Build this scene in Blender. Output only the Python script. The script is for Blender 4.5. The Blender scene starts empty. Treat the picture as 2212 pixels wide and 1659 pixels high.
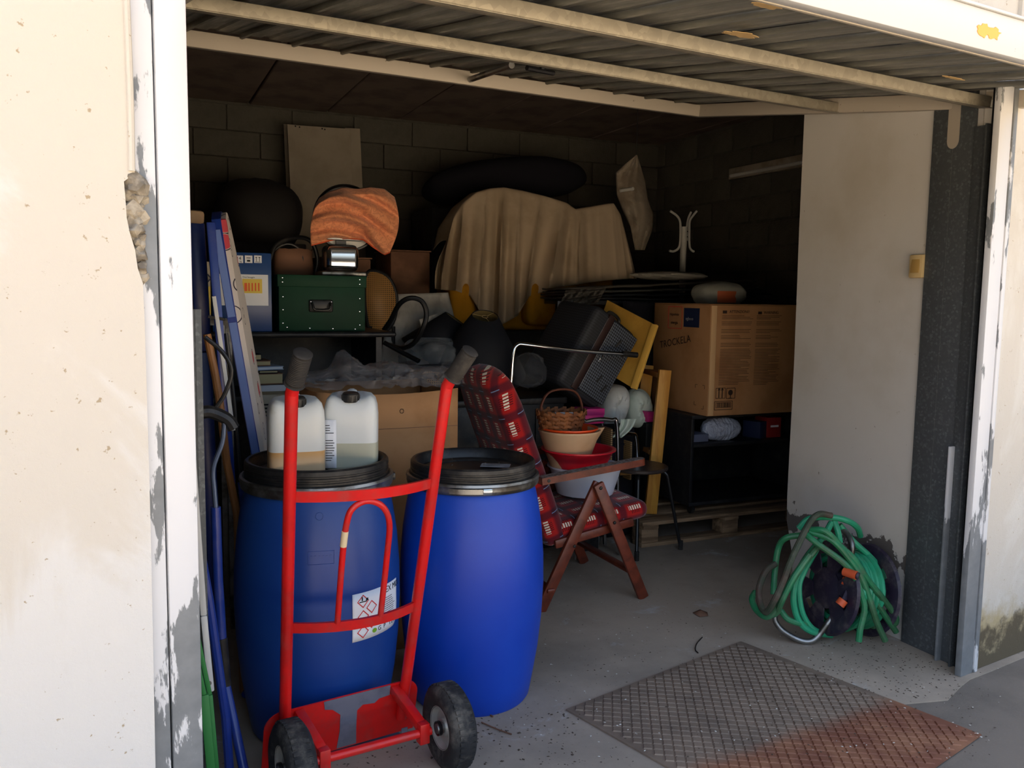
import bpy, bmesh, math, random
from mathutils import Vector, Matrix
random.seed(7)
V = Vector
# ------------------------------------------------------------------ camera
W_, H_, F_ = 2212.0, 1659.0, 1850.0
YAW, PIT, ROLL, CH = math.radians(24.2), math.radians(5.85), math.radians(0.85), 1.38
FW = V((math.sin(YAW) * math.cos(PIT), math.cos(YAW) * math.cos(PIT), -math.sin(PIT)))
r0 = V((math.cos(YAW), -math.sin(YAW), 0)); u0 = r0.cross(FW)
RT = r0 * math.cos(ROLL) + u0 * math.sin(ROLL); UP = RT.cross(FW)
CAM = V((0, 0, CH))
sc = bpy.context.scene
col = sc.collection
cd = bpy.data.cameras.new('camera'); cam = bpy.data.objects.new('camera', cd); col.objects.link(cam)
cd.sensor_width = 36.0; cd.lens = 36.0 * F_ / W_; cd.clip_start = 0.05; cd.clip_end = 200
mw = Matrix((RT, UP, -FW)).transposed().to_4x4(); mw.translation = CAM
cam.matrix_world = mw
sc.camera = cam
# ------------------------------------------------------------------ sky, sun, exposure
wd = bpy.data.worlds.new('world'); sc.world = wd; wd.use_nodes = True
wn = wd.node_tree.nodes; wl = wd.node_tree.links; wn.clear()
sky = wn.new('ShaderNodeTexSky'); sky.sky_type = 'NISHITA'; sky.sun_disc = False
sky.sun_elevation = math.radians(52); sky.sun_rotation = math.radians(-25); sky.air_density = 1.0; sky.dust_density = 7.0; sky.ozone_density = 0.4
bg = wn.new('ShaderNodeBackground'); bg.inputs['Strength'].default_value = 0.16
wo = wn.new('ShaderNodeOutputWorld'); hs = wn.new('ShaderNodeHueSaturation'); hs.inputs['Saturation'].default_value = 0.9; wl.new(sky.outputs[0], hs.inputs['Color']); wl.new(hs.outputs[0], bg.inputs[0]); wl.new(bg.outputs[0], wo.inputs[0])
sd = bpy.data.lights.new('sun', 'SUN'); sd.energy = 7.0; sd.angle = math.radians(0.6); sd.color = (1.0, 0.94, 0.84)
sun = bpy.data.objects.new('sun', sd); col.objects.link(sun)
# the sun stands high behind the garage, so the front lies in open shade
az, el = math.radians(25), math.radians(52)
sdir = V((math.sin(-az) * math.cos(el), math.cos(az) * math.cos(el), math.sin(el)))
sun.rotation_euler = sdir.to_track_quat('Z', 'Y').to_euler()
sc.view_settings.view_transform = 'Standard'; sc.view_settings.look = 'None'
sc.view_settings.gamma = 1.0; sc.view_settings.use_curve_mapping = False
sc.view_settings.exposure = 2.2

# ------------------------------------------------------------------ picture point -> place in the world
def ray(px, py): return FW + RT * ((px - W_ / 2) / F_) - UP * ((py - H_ / 2) / F_)
def PZ(px, py, z=0.0):
    d = ray(px, py); return CAM + d * ((z - CH) / d.z)
def PY(px, py, y):
    d = ray(px, py); return CAM + d * (y / d.y)
def PX(px, py, x):
    d = ray(px, py); return CAM + d * (x / d.x)
def PD(px, py, w): return CAM + ray(px, py) * w
def PP(px, py, o, n):
    d = ray(px, py); return CAM + d * ((o - CAM).dot(n) / d.dot(n))
# front of the garage: a plane turned 8 degrees
FO = V((2.783, 2.105, 0)); FE = V((0.9903, 0.1392, 0)); FM = V((-0.1392, 0.9903, 0))
def FP(s, off, z): return FO + FE * s + FM * off + V((0, 0, z))
def PF(px, py, off=0.0):
    p = PP(px, py, FO + FM * off, FM); return ((p - FO).dot(FE), p.z)
FROT = Matrix((FE, FM, V((0, 0, 1)))).transposed().to_4x4()
FMAT = Matrix.Translation(FO) @ FROT

# ------------------------------------------------------------------ materials
def lin(c):
    return tuple(((x / 255) / 12.92 if x / 255 <= 0.04045 else ((x / 255 + 0.055) / 1.055) ** 2.4) for x in c) + (1.0,)
class NT:
    def __init__(s, name):
        s.m = bpy.data.materials.new(name); s.m.use_nodes = True
        s.n = s.m.node_tree.nodes; s.l = s.m.node_tree.links; s.b = s.n['Principled BSDF']
        s.tc = s.n.new('ShaderNodeTexCoord')
    def new(s, t, **k):
        x = s.n.new(t)
        for a, b in k.items(): setattr(x, a, b)
        return x
    def link(s, a, b): s.l.new(a, b)
    def val(s, x, sock):
        if isinstance(x, (int, float)): sock.default_value = x
        else: s.l.new(x, sock)
    def math(s, op, a, b=0.0, c=None, clamp=False):
        x = s.new('ShaderNodeMath', operation=op); x.use_clamp = clamp
        s.val(a, x.inputs[0]); s.val(b, x.inputs[1])
        if c is not None: s.val(c, x.inputs[2])
        return x.outputs[0]
    def coord(s, scale=(1, 1, 1), kind='Object', rot=(0, 0, 0)):
        mp = s.new('ShaderNodeMapping'); mp.inputs['Scale'].default_value = scale; mp.inputs['Rotation'].default_value = rot
        s.link(s.tc.outputs[kind], mp.inputs[0]); return mp.outputs[0]
    def noise(s, scale=5, detail=4, rough=0.55, vec=None, dist=0.0):
        x = s.new('ShaderNodeTexNoise'); x.inputs['Scale'].default_value = scale; x.inputs['Detail'].default_value = detail
        x.inputs['Roughness'].default_value = rough; x.inputs['Distortion'].default_value = dist
        s.link(vec if vec is not None else s.tc.outputs['Object'], x.inputs['Vector']); return x.outputs['Fac']
    def ramp(s, f, lo, hi):
        x = s.new('ShaderNodeMapRange'); x.inputs[1].default_value = lo; x.inputs[2].default_value = hi
        x.interpolation_type = 'SMOOTHSTEP'; s.val(f, x.inputs[0]); return x.outputs[0]
    def mix(s, f, a, b, mode='MIX'):
        x = s.new('ShaderNodeMix', data_type='RGBA', blend_type=mode)
        s.val(f, x.inputs[0])
        for v, k in ((a, 6), (b, 7)):
            if isinstance(v, tuple): x.inputs[k].default_value = v if len(v) == 4 else lin(v)
            else: s.link(v, x.inputs[k])
        return x.outputs[2]
    def sep(s, vec=None):
        x = s.new('ShaderNodeSeparateXYZ'); s.link(vec if vec is not None else s.tc.outputs['Object'], x.inputs[0]); return x.outputs
    def bump(s, h, strength=0.3, dist=0.01):
        x = s.new('ShaderNodeBump'); x.inputs['Strength'].default_value = strength; x.inputs['Distance'].default_value = dist
        s.link(h, x.inputs['Height']); s.link(x.outputs[0], s.b.inputs['Normal'])
    def base(s, c):
        if isinstance(c, tuple): s.b.inputs['Base Color'].default_value = c if len(c) == 4 else lin(c)
        else: s.link(c, s.b.inputs['Base Color'])
    def pr(s, **k):
        for a, b in k.items():
            s.val(b, s.b.inputs[{'rough': 'Roughness', 'metal': 'Metallic', 'spec': 'Specular IOR Level', 'trans': 'Transmission Weight', 'alpha': 'Alpha',
                                 'ior': 'IOR', 'coat': 'Coat Weight', 'sheen': 'Sheen Weight'}[a]])
        return s.m
def mat(name, c, rough=0.55, metal=0.0, c2=None, ns=6.0, lo=0.42, hi=0.62, stretch=(1, 1, 1), bump=0.0, bs=90.0, spec=0.4, dust=0.0, **k):
    t = NT(name); base = lin(c)
    vec = t.coord(stretch)
    if c2: base = t.mix(t.ramp(t.noise(ns, 6, 0.6, vec), lo, hi), lin(c), lin(c2))
    if dust:
        d = t.math('MULTIPLY', t.ramp(t.noise(14, 7, 0.7), 0.45, 0.75), dust)
        base = t.mix(d, base, lin((165, 155, 140)))
    t.base(base); t.pr(rough=rough, metal=metal, spec=spec, **k)
    if bump: t.bump(t.noise(bs, 5, 0.6, vec), bump, 0.006)
    return t.m
MT = {}
MT['red'] = mat('red_enamel', (214, 24, 22), 0.33, spec=0.5, c2=(190, 22, 20), ns=7, dust=0.10)
MT['black_plastic'] = mat('black_plastic', (24, 24, 25), 0.42, dust=0.13, bump=0.06)
MT['rubber'] = mat('tyre_rubber', (34, 34, 35), 0.8, dust=0.28, bump=0.25, bs=60)
MT['grip'] = mat('dusty_grip_rubber', (40, 37, 34), 0.75, dust=0.12)
MT['steel'] = mat('dull_steel', (150, 150, 148), 0.38, 0.9, c2=(95, 90, 82), ns=9, bump=0.05)
MT['chrome'] = mat('chrome', (205, 208, 212), 0.08, 1.0)
MT['zinc_bar'] = None
MT['black_metal'] = mat('black_metal', (20, 20, 22), 0.35, spec=0.5)
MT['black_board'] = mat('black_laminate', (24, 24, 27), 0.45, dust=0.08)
MT['card'] = mat('brown_cardboard', (166, 124, 84), 0.8, c2=(150, 108, 70), ns=3, bump=0.05, spec=0.2)
MT['card_edge'] = mat('pale_cardboard_edge', (196, 160, 116), 0.85, spec=0.2)
MT['ink'] = mat('dark_print_ink', (52, 38, 32), 0.7, spec=0.2)
MT['ink_black'] = mat('black_print_ink', (22, 22, 24), 0.6, spec=0.2)
MT['paper'] = mat('white_label_paper', (226, 228, 232), 0.6, spec=0.3)
MT['paper_blue'] = mat('navy_print', (22, 34, 66), 0.6)
MT['ink_red'] = mat('red_print', (205, 45, 45), 0.6)
MT['ink_green'] = mat('green_print', (120, 170, 40), 0.6)
MT['ink_orange'] = mat('orange_print', (230, 96, 40), 0.6)
MT['ink_yellow'] = mat('yellow_print', (225, 195, 80), 0.6)
MT['green_box'] = mat('green_fibreboard', (2, 56, 35), 0.6, c2=(2, 49, 30), ns=4, bump=0.05, bs=200, spec=0.25)
MT['wood_red'] = None
MT['blue_metal'] = mat('blue_enamel', (26, 52, 130), 0.3, spec=0.5, dust=0.08)
MT['blue_light'] = mat('pale_blue_tape', (96, 120, 178), 0.4)
MT['white_metal'] = mat('white_enamel', (205, 203, 196), 0.35)
MT['white_cloth'] = mat('white_cotton', (205, 208, 204), 0.9, c2=(180, 184, 180), ns=5, bump=0.1, spec=0.1)
MT['mint_cloth'] = mat('pale_mint_cotton', (202, 214, 202), 0.9, c2=(180, 196, 182), ns=5, bump=0.1, spec=0.1)
MT['pink'] = mat('pink_card', (196, 44, 122), 0.5)
MT['green_hose'] = mat('green_hose_rubber', (34, 122, 78), 0.42, c2=(46, 92, 58), ns=5, dust=0.18)
MT['green_hose_b'] = mat('bright_green_hose', (40, 150, 108), 0.4, c2=(34, 128, 88), ns=4, dust=0.1)
MT['brown_hose'] = mat('old_brown_hose', (74, 58, 48), 0.7, c2=(52, 62, 46), ns=6, dust=0.2)
MT['reel'] = mat('dark_violet_plastic', (40, 34, 52), 0.45, dust=0.25)
MT['orange_plastic'] = mat('orange_plastic', (200, 84, 44), 0.5, dust=0.1)
MT['ochre'] = mat('ochre_upholstery', (176, 124, 30), 0.9, c2=(150, 100, 24), ns=4, bump=0.1, spec=0.1)
MT['yellow_wood'] = mat('pale_yellow_wood', (205, 150, 62), 0.5, c2=(188, 130, 50), ns=5, stretch=(8, 8, 1), bump=0.05)
MT['brown_wood'] = mat('brown_wood_face', (150, 98, 48), 0.55, c2=(128, 80, 38), ns=5, stretch=(8, 8, 1), bump=0.05)
MT['pallet'] = mat('pallet_wood', (150, 122, 92), 0.8, c2=(112, 88, 64), ns=4, stretch=(1, 8, 8), bump=0.2)
MT['pole_wood'] = mat('broom_handle_wood', (150, 102, 58), 0.5, c2=(126, 84, 46), ns=4, stretch=(8, 8, 1))
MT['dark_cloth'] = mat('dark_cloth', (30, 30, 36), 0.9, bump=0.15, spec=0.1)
MT['grey_cloth'] = mat('grey_cloth', (128, 122, 112), 0.9, c2=(104, 98, 90), ns=4, bump=0.1, spec=0.1)
MT['cover'] = mat('beige_dust_sheet', (178, 160, 136), 0.9, c2=(160, 142, 118), ns=2.5, bump=0.08, spec=0.1)
MT['dirty_white'] = mat('dirty_white_plastic', (170, 158, 140), 0.7, c2=(140, 126, 108), ns=4)
MT['melamine'] = mat('off_white_melamine', (158, 148, 132), 0.6, c2=(146, 136, 120), ns=3)
MT['cream_plastic'] = mat('cream_plastic', (210, 178, 140), 0.45, c2=(196, 160, 122), ns=3)
MT['orange_rim'] = mat('bright_orange_plastic', (226, 76, 26), 0.4)
MT['basin_red'] = mat('red_plastic_basin', (206, 24, 44), 0.35, dust=0.06)
MT['basin_white'] = mat('pale_grey_basin', (186, 194, 210), 0.4)
MT['wicker'] = mat('wicker_strip', (138, 84, 44), 0.7, c2=(96, 54, 28), ns=9, bump=0.2)
MT['wicker_dark'] = mat('dark_wicker_handle', (92, 50, 32), 0.6)
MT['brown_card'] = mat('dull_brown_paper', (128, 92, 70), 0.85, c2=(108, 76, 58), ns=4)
MT['mortar'] = mat('crumbling_mortar', (168, 158, 140), 0.95, c2=(110, 102, 90), ns=20, bump=0.6, bs=40)
MT['concrete_slab'] = mat('cast_slab', (120, 104, 94), 0.95, c2=(98, 84, 76), ns=2.5, bump=0.2, bs=30)
MT['gap_shade'] = mat('painted_gap_shade', (14, 14, 15), 0.8)  # flat black standing in for the shadow beside the right jamb
MT['beige'] = mat('yellowed_plastic', (196, 170, 120), 0.4)
MT['beige_d'] = mat('yellowed_rocker', (170, 136, 76), 0.4)
MT['shade'] = mat('black_lampshade', (26, 28, 34), 0.7, spec=0.3)
MT['shade_in'] = mat('gold_shade_lining', (120, 104, 66), 0.6)
MT['chips'] = mat('pale_chips', (196, 190, 178), 0.9)
MT['leaf'] = mat('dark_leaf_litter', (74, 62, 50), 0.9)
MT['book_page'] = mat('yellowed_pages', (190, 176, 134), 0.9)
MT['book_blue'] = mat('pale_blue_cover', (150, 165, 188), 0.6)
MT['tan_paint'] = mat('tan_primer_patch', (196, 162, 108), 0.8)
MT['orange_rust'] = mat('orange_primer_patch', (232, 172, 92), 0.8)
MT['grey_bar'] = mat('grey_tool_steel', (104, 116, 138), 0.4, 0.3)
MT['green_plastic'] = mat('green_plastic', (52, 128, 62), 0.5)
MT['green_dark'] = mat('dark_green_plastic', (18, 54, 40), 0.6)
MT['label_grey'] = mat('grey_sticker', (140, 140, 142), 0.6, c2=(110, 110, 112), ns=20)
MT['tape'] = mat('masking_tape', (222, 200, 158), 0.8)
MT['silver_paint'] = mat('grey_undercoat', (112, 112, 124), 0.5, c2=(96, 96, 108), ns=9, dust=0.15)

def glassy(name, c, rough, alpha, trans=0.0):
    t = NT(name); t.base(c); t.pr(rough=rough, alpha=alpha, trans=trans, spec=0.8)
    t.bump(t.noise(13, 5, 0.6, None, 1.5), 1.0, 0.05); return t.m
MT['film'] = glassy('clear_plastic_film', (130, 130, 134), 0.05, 0.26)
MT['film_d'] = glassy('cloudy_plastic_bag', (150, 156, 160), 0.08, 0.42)
MT['wrap'] = glassy('white_bubble_wrap', (196, 204, 224), 0.25, 0.92)

t = NT('galvanised_steel')   # spangled zinc
vo = t.new('ShaderNodeTexVoronoi'); vo.inputs['Scale'].default_value = 55; t.link(t.coord((1, 1, 1)), vo.inputs['Vector'])
s3 = t.sep(vo.outputs['Color'])
t.base(t.mix(t.math('MULTIPLY', s3[0], 0.5), lin((156, 148, 130)), lin((112, 106, 94)))); t.pr(rough=0.5, metal=0.35); MT['zinc_bar'] = t.m
t = NT('grey_zinc_panel')
vo = t.new('ShaderNodeTexVoronoi'); vo.inputs['Scale'].default_value = 130; t.link(t.coord((1, 1, 1)), vo.inputs['Vector'])
s3 = t.sep(vo.outputs['Color'])
t.base(t.mix(t.math('POWER', s3[0], 6.0), lin((84, 88, 90)), lin((108, 112, 114)))); t.pr(rough=0.5, metal=0.3); MT['zinc_panel'] = t.m

def peel(name, zlow, bias):
    t = NT(name)
    n1 = t.noise(2.6, 7, 0.62, t.coord((3.5, 3.5, 0.85)))
    z = t.sep()[2]
    f = t.math('ADD', n1, t.math('MULTIPLY', t.ramp(z, 0.95, 0.25), zlow))
    k = t.ramp(f, bias, bias + 0.02)
    t.base(t.mix(k, lin((212, 212, 212)), t.mix(t.noise(30, 4), lin((104, 108, 110)), lin((136, 139, 140)))))
    t.pr(rough=0.5); t.bump(t.math('SUBTRACT', 1.0, k), 0.3, 0.002); return t.m
MT['jamb_white'] = peel('peeling_white_paint', 0.30, 0.60)
MT['jamb_grey'] = peel('worn_white_paint_on_zinc', 0.10, 0.50)

def plaster(name, c, c2, dirt=None):
    t = NT(name)
    b = t.mix(t.ramp(t.noise(1.3, 7, 0.6, t.coord((1.6, 1.6, 0.8)), 0.8), 0.46, 0.54), lin(c), lin(c2))
    b = t.mix(t.ramp(t.noise(45, 3, 0.7), 0.66, 0.72), b, lin((168, 152, 126)))
    if dirt:
        z = t.sep()[2]
        g = t.math('ADD', t.ramp(z, 0.42, 0.02), t.math('MULTIPLY', t.math('SUBTRACT', t.noise(7, 7, 0.65), 0.5), 1.5))
        b = t.mix(t.ramp(g, 0.30, 0.75), b, lin((182, 166, 130)))
        g2 = t.math('ADD', t.ramp(z, 0.34, 0.0), t.math('MULTIPLY', t.math('SUBTRACT', t.noise(11, 7, 0.65), 0.5), 1.9))
        b = t.mix(t.ramp(g2, 0.42, 0.8), b, lin((104, 94, 76)))
    t.base(b); t.pr(rough=0.95, spec=0.15); t.bump(t.noise(38, 8, 0.75), 0.35, 0.008); return t.m
MT['plaster_l'] = plaster('cream_plaster', (212, 209, 202), (204, 197, 184))
MT['plaster_r'] = plaster('grimy_white_plaster', (210, 206, 196), (204, 198, 186), True)
t = NT('inner_white_plaster')
b = t.mix(t.ramp(t.noise(2, 6, 0.6), 0.4, 0.7), lin((196, 192, 184)), lin((184, 178, 166)))
b = t.mix(t.ramp(t.noise(26, 5, 0.7), 0.68, 0.74), b, lin((130, 118, 102)))
z = t.sep()[2]
pk = t.math('ADD', t.math('MULTIPLY', t.ramp(t.math('ABSOLUTE', t.math('SUBTRACT', z, 0.34)), 0.16, 0.0), 0.34), t.noise(9, 6, 0.6))
b = t.mix(t.ramp(pk, 0.77, 0.79), b, lin((96, 90, 84)))
t.base(b); t.pr(rough=0.9, spec=0.2); t.bump(t.noise(30, 6), 0.12, 0.006); MT['plaster_in'] = t.m

t = NT('stained_concrete')
b = t.mix(t.ramp(t.noise(1.1, 8, 0.65), 0.35, 0.7), lin((172, 157, 138)), lin((138, 127, 113)))
b = t.mix(t.ramp(t.noise(3.1, 8, 0.7, None, 0.6), 0.58, 0.75), b, lin((190, 190, 188)))
b = t.mix(t.ramp(t.noise(60, 4, 0.7), 0.62, 0.7), b, lin((110, 100, 88)))
t.base(b); t.pr(rough=0.85, spec=0.25); t.bump(t.noise(60, 6, 0.7), 0.25, 0.004); MT['floor'] = t.m
t = NT('dark_tarmac')
b = t.mix(t.ramp(t.noise(2.2, 8, 0.65), 0.4, 0.7), lin((120, 110, 98)), lin((100, 92, 82)))
b = t.mix(t.ramp(t.noise(160, 3, 0.7), 0.6, 0.7), b, lin((126, 118, 108)))
t.base(b); t.pr(rough=0.9); t.bump(t.noise(140, 5, 0.7), 0.5, 0.005); MT['tarmac'] = t.m
MT['yard'] = mat('dry_sandy_yard', (184, 170, 148), 0.95, c2=(168, 152, 130), ns=1.5, bump=0.3, bs=30)

t = NT('concrete_block')
oi = t.new('ShaderNodeObjectInfo')
b = t.mix(t.noise(14, 7, 0.7), lin((104, 101, 92)), lin((74, 72, 65)))
b = t.mix(t.math('MULTIPLY', oi.outputs['Random'], 0.5), b, lin((86, 83, 75)))
t.base(b); t.pr(rough=0.95, spec=0.1); t.bump(t.noise(60, 6, 0.7), 0.7, 0.008); MT['block'] = t.m
MT['mortar_d'] = mat('dark_mortar', (80, 77, 70), 0.95, c2=(66, 63, 57), ns=9, bump=0.4)

t = NT('weathered_sheet_metal')   # door underside: smeared zinc
sm = t.noise(5, 6, 0.6, t.coord((6, 0.9, 6)))
b = t.mix(t.ramp(sm, 0.35, 0.75), lin((118, 117, 110)), lin((142, 140, 130)))
b = t.mix(t.ramp(t.noise(16, 6, 0.7, t.coord((1, 0.3, 1))), 0.68, 0.72), b, lin((176, 158, 112)))
t.base(b); t.pr(rough=t.ramp(sm, 1.2, 0.1), metal=0.35); t.bump(t.noise(3, 3), 0.2, 0.02); MT['sheet'] = t.m
t = NT('chipped_white_rail')
b = t.mix(t.ramp(t.noise(30, 6, 0.7), 0.68, 0.70), lin((196, 197, 197)), lin((120, 108, 92)))
t.base(b); t.pr(rough=0.45); MT['rail_white'] = t.m
t = NT('dusty_tan_rail')
b = t.mix(t.ramp(t.noise(55, 5, 0.7), 0.68, 0.72), lin((172, 162, 146)), lin((84, 74, 60)))
t.base(b); t.pr(rough=0.6); MT['rail_tan'] = t.m

t = NT('blue_drum_plastic')
b = t.mix(t.ramp(t.noise(3, 6, 0.6), 0.35, 0.7), lin((8, 58, 168)), lin((12, 66, 176)))
t.base(b); t.pr(rough=0.42, spec=0.45); t.bump(t.noise(70, 4), 0.08, 0.003); MT['drum_bright'] = t.m
t = NT('faded_blue_drum_plastic')
b = t.mix(t.ramp(t.noise(2.4, 6, 0.6), 0.35, 0.7), lin((20, 60, 134)), lin((28, 70, 142)))
t.base(b); t.pr(rough=0.38, spec=0.45); t.bump(t.noise(70, 4), 0.08, 0.003); MT['drum_dull'] = t.m

def wood(name, c, c2, sc_=(1, 1, 1), rough=0.4):
    t = NT(name); n = t.noise(6, 6, 0.6, t.coord(sc_), 0.5)
    t.base(t.mix(t.ramp(n, 0.35, 0.7), lin(c), lin(c2))); t.pr(rough=rough); t.bump(n, 0.1, 0.003); return t.m
MT['wood_red'] = wood('varnished_red_brown_wood', (118, 52, 32), (88, 38, 24), (3, 3, 3))

def plaid(name, ax, ay, p):
    t = NT(name); s = t.sep(t.coord((1, 1, 1)))
    u = t.math('FRACT', t.math('MULTIPLY', t.math('ADD', s[ax], s[2]) if ax != 2 and ay != 2 else s[ax], 1 / p)); v = t.math('FRACT', t.math('MULTIPLY', s[ay], 1 / p))
    def band(x, a, b): return t.math('MULTIPLY', t.math('GREATER_THAN', x, a), t.math('LESS_THAN', x, b))
    def soft(x, c, w): return t.ramp(t.math('ABSOLUTE', t.math('SUBTRACT', x, c)), w, w * 0.4)
    b = t.mix(t.math('MULTIPLY', soft(u, 0.72, 0.26), 0.75), lin((168, 30, 26)), lin((44, 22, 34)))
    b = t.mix(t.math('MULTIPLY', soft(v, 0.80, 0.22), 0.75), b, lin((44, 22, 34)))
    fin = t.math('MULTIPLY', t.math('GREATER_THAN', t.math('FRACT', t.math('MULTIPLY', v, 14.0)), 0.55), band(u, 0.0, 0.60))
    b = t.mix(t.math('MULTIPLY', t.math('MULTIPLY', fin, band(v, 0.15, 0.55)), 0.8), b, lin((26, 18, 22)))
    cr = t.math('MULTIPLY', band(u, 0.16, 0.40), band(v, 0.08, 0.62))
    dash = t.math('GREATER_THAN', t.math('FRACT', t.math('MULTIPLY', v, 10.0)), 0.42)
    b = t.mix(t.math('MULTIPLY', cr, dash), b, lin((222, 210, 186)))
    b = t.mix(t.math('MULTIPLY', band(v, 0.78, 0.81), band(u, 0.5, 0.9)), b, lin((110, 130, 160)))
    t.base(b); t.pr(rough=0.9, spec=0.1, sheen=0.2); t.bump(t.noise(260, 2), 0.15, 0.002); return t.m
MT['plaid_face'] = plaid('red_tartan', 1, 2, 0.135)
MT['plaid_seat'] = plaid('red_tartan_seat', 1, 0, 0.12)

def checks(name, a, b, s, axes=(0, 2), rot=45):
    t = NT(name); vec = t.sep(t.coord((1, 1, 1)))
    x, y = vec[axes[0]], vec[axes[1]]
    c = math.cos(math.radians(rot)); k = math.sin(math.radians(rot))
    u = t.math('ADD', t.math('MULTIPLY', x, c / s), t.math('MULTIPLY', y, k / s)); v = t.math('SUBTRACT', t.math('MULTIPLY', y, c / s), t.math('MULTIPLY', x, k / s))
    uu = t.math('GREATER_THAN', t.math('FRACT', u), 0.5); vv = t.math('GREATER_THAN', t.math('FRACT', v), 0.5)
    f = t.math('ABSOLUTE', t.math('SUBTRACT', uu, vv))
    t.base(t.mix(f, lin(a), lin(b))); t.pr(rough=0.7); return t.m
MT['case_front'] = checks('grey_black_check_fabric', (86, 92, 102), (20, 21, 24), 0.021, (0, 2))
MT['case_side'] = checks('dark_check_fabric', (40, 42, 48), (24, 25, 28), 0.021, (1, 2))
MT['case_trim'] = mat('brown_leather_trim', (48, 30, 26), 0.5)

def cane(name, c, axes, p=0.011):
    t = NT(name); vec = t.sep(t.coord((1, 1, 1)))
    u = t.math('SUBTRACT', t.math('FRACT', t.math('MULTIPLY', vec[axes[0]], 1 / p)), 0.5)
    v = t.math('SUBTRACT', t.math('FRACT', t.math('MULTIPLY', vec[axes[1]], 1 / p)), 0.5)
    d = t.math('ADD', t.math('MULTIPLY', u, u), t.math('MULTIPLY', v, v))
    f = t.math('LESS_THAN', d, 0.075)
    t.base(t.mix(f, lin(c), lin((34, 26, 18)))); t.pr(rough=0.6); return t.m
MT['cane'] = cane('woven_cane', (170, 126, 70), (0, 2))
MT['cane_seat'] = cane('woven_cane_seat', (170, 126, 70), (0, 1))

t = NT('orange_damask')
w = t.noise(26, 4, 0.6, None, 2.5)
b = t.mix(t.ramp(w, 0.5, 0.53), lin((222, 146, 100)), lin((200, 126, 86)))
t.base(b); t.pr(rough=0.75, sheen=0.2); MT['damask'] = t.m
t = NT('patterned_board_cover')
vo = t.new('ShaderNodeTexVoronoi'); vo.inputs['Scale'].default_value = 9; t.link(t.tc.outputs['Object'], vo.inputs['Vector'])
ring = t.math('LESS_THAN', t.math('ABSOLUTE', t.math('SUBTRACT', t.math('FRACT', t.math('MULTIPLY', vo.outputs['Distance'], 5.5)), 0.5)), 0.09)
cs = t.sep(vo.outputs['Color'])
near = t.math('LESS_THAN', vo.outputs['Distance'], 0.42)
redf = t.math('MULTIPLY', t.math('GREATER_THAN', cs[0], 0.72), t.math('LESS_THAN', vo.outputs['Distance'], 0.24))
b = t.mix(t.math('MULTIPLY', ring, near), lin((206, 196, 186)), lin((60, 50, 58)))
b = t.mix(redf, b, lin((200, 70, 78)))
t.base(b); t.pr(rough=0.8); MT['board_cover'] = t.m
t = NT('milky_can_with_amber_liquid'); z = t.sep()[2]
b = t.mix(t.ramp(t.noise(9, 6, 0.6), 0.55, 0.75), lin((222, 224, 218)), lin((196, 190, 172)))
t.base(t.mix(t.math('LESS_THAN', z, 0.082), b, t.mix(t.ramp(z, 0.05, 0.082), lin((206, 178, 140)), lin((206, 158, 96)))))
t.pr(rough=0.4, trans=0.12); t.b.inputs['Subsurface Weight'].default_value = 0.25; t.b.inputs['Subsurface Radius'].default_value = (0.03, 0.03, 0.025); MT['can_amber'] = t.m
t = NT('milky_can_with_grey_liquid'); z = t.sep()[2]
b = t.mix(t.ramp(t.noise(9, 6, 0.6), 0.58, 0.75), lin((222, 226, 224)), lin((198, 194, 178)))
t.base(t.mix(t.math('LESS_THAN', z, 0.088), b, lin((184, 186, 166)))); t.pr(rough=0.4, trans=0.12)
t.b.inputs['Subsurface Weight'].default_value = 0.25; t.b.inputs['Subsurface Radius'].default_value = (0.03, 0.03, 0.025); MT['can_grey'] = t.m
t = NT('rusty_tread_plate')
xy = t.sep()
g = t.math('SUBTRACT', t.math('MULTIPLY', t.math('SUBTRACT', t.noise(4, 6, 0.65), 0.5), 0.16), xy[1])
g = t.math('ADD', g, t.math('MULTIPLY', xy[0], 0.12))
b = t.mix(t.ramp(t.noise(5, 7, 0.7), 0.35, 0.7), lin((138, 120, 102)), lin((114, 99, 85)))
r = t.mix(t.ramp(t.noise(4, 6, 0.65), 0.4, 0.65), lin((122, 76, 56)), lin((150, 104, 76)))
b = t.mix(t.ramp(g, 0.58, 0.68), b, r)
t.base(b); t.pr(rough=0.65, metal=0.15); t.bump(t.noise(120, 5), 0.3, 0.002); MT['plate'] = t.m

# ------------------------------------------------------------------ mesh helpers
PM = {}
def basis(z, hint=V((0, 0, 1))):
    z = z.normalized(); x = hint.cross(z)
    if x.length < 1e-4: x = V((1, 0, 0)).cross(z)
    x.normalize(); y = z.cross(x); return x, y, z
def M4(o, x, y, z):
    m = Matrix((x, y, z)).transposed().to_4x4(); m.translation = o; return m
def spline(pts, sub=6, closed=False):
    p = [V(q) for q in pts]; n = len(p); out = []
    if n < 3: return p
    rng = range(n if closed else n - 1)
    for i in rng:
        a = p[(i - 1) % n] if closed or i > 0 else p[0] * 2 - p[1]
        b, c = p[i], p[(i + 1) % n]
        d = p[(i + 2) % n] if closed or i < n - 2 else p[-1] * 2 - p[-2]
        for k in range(sub):
            s = k / sub
            out.append(0.5 * ((2 * b) + (c - a) * s + (2 * a - 5 * b + 4 * c - d) * s * s + (3 * b - a - 3 * c + d) * s ** 3))
    if not closed: out.append(p[-1])
    return out
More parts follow.
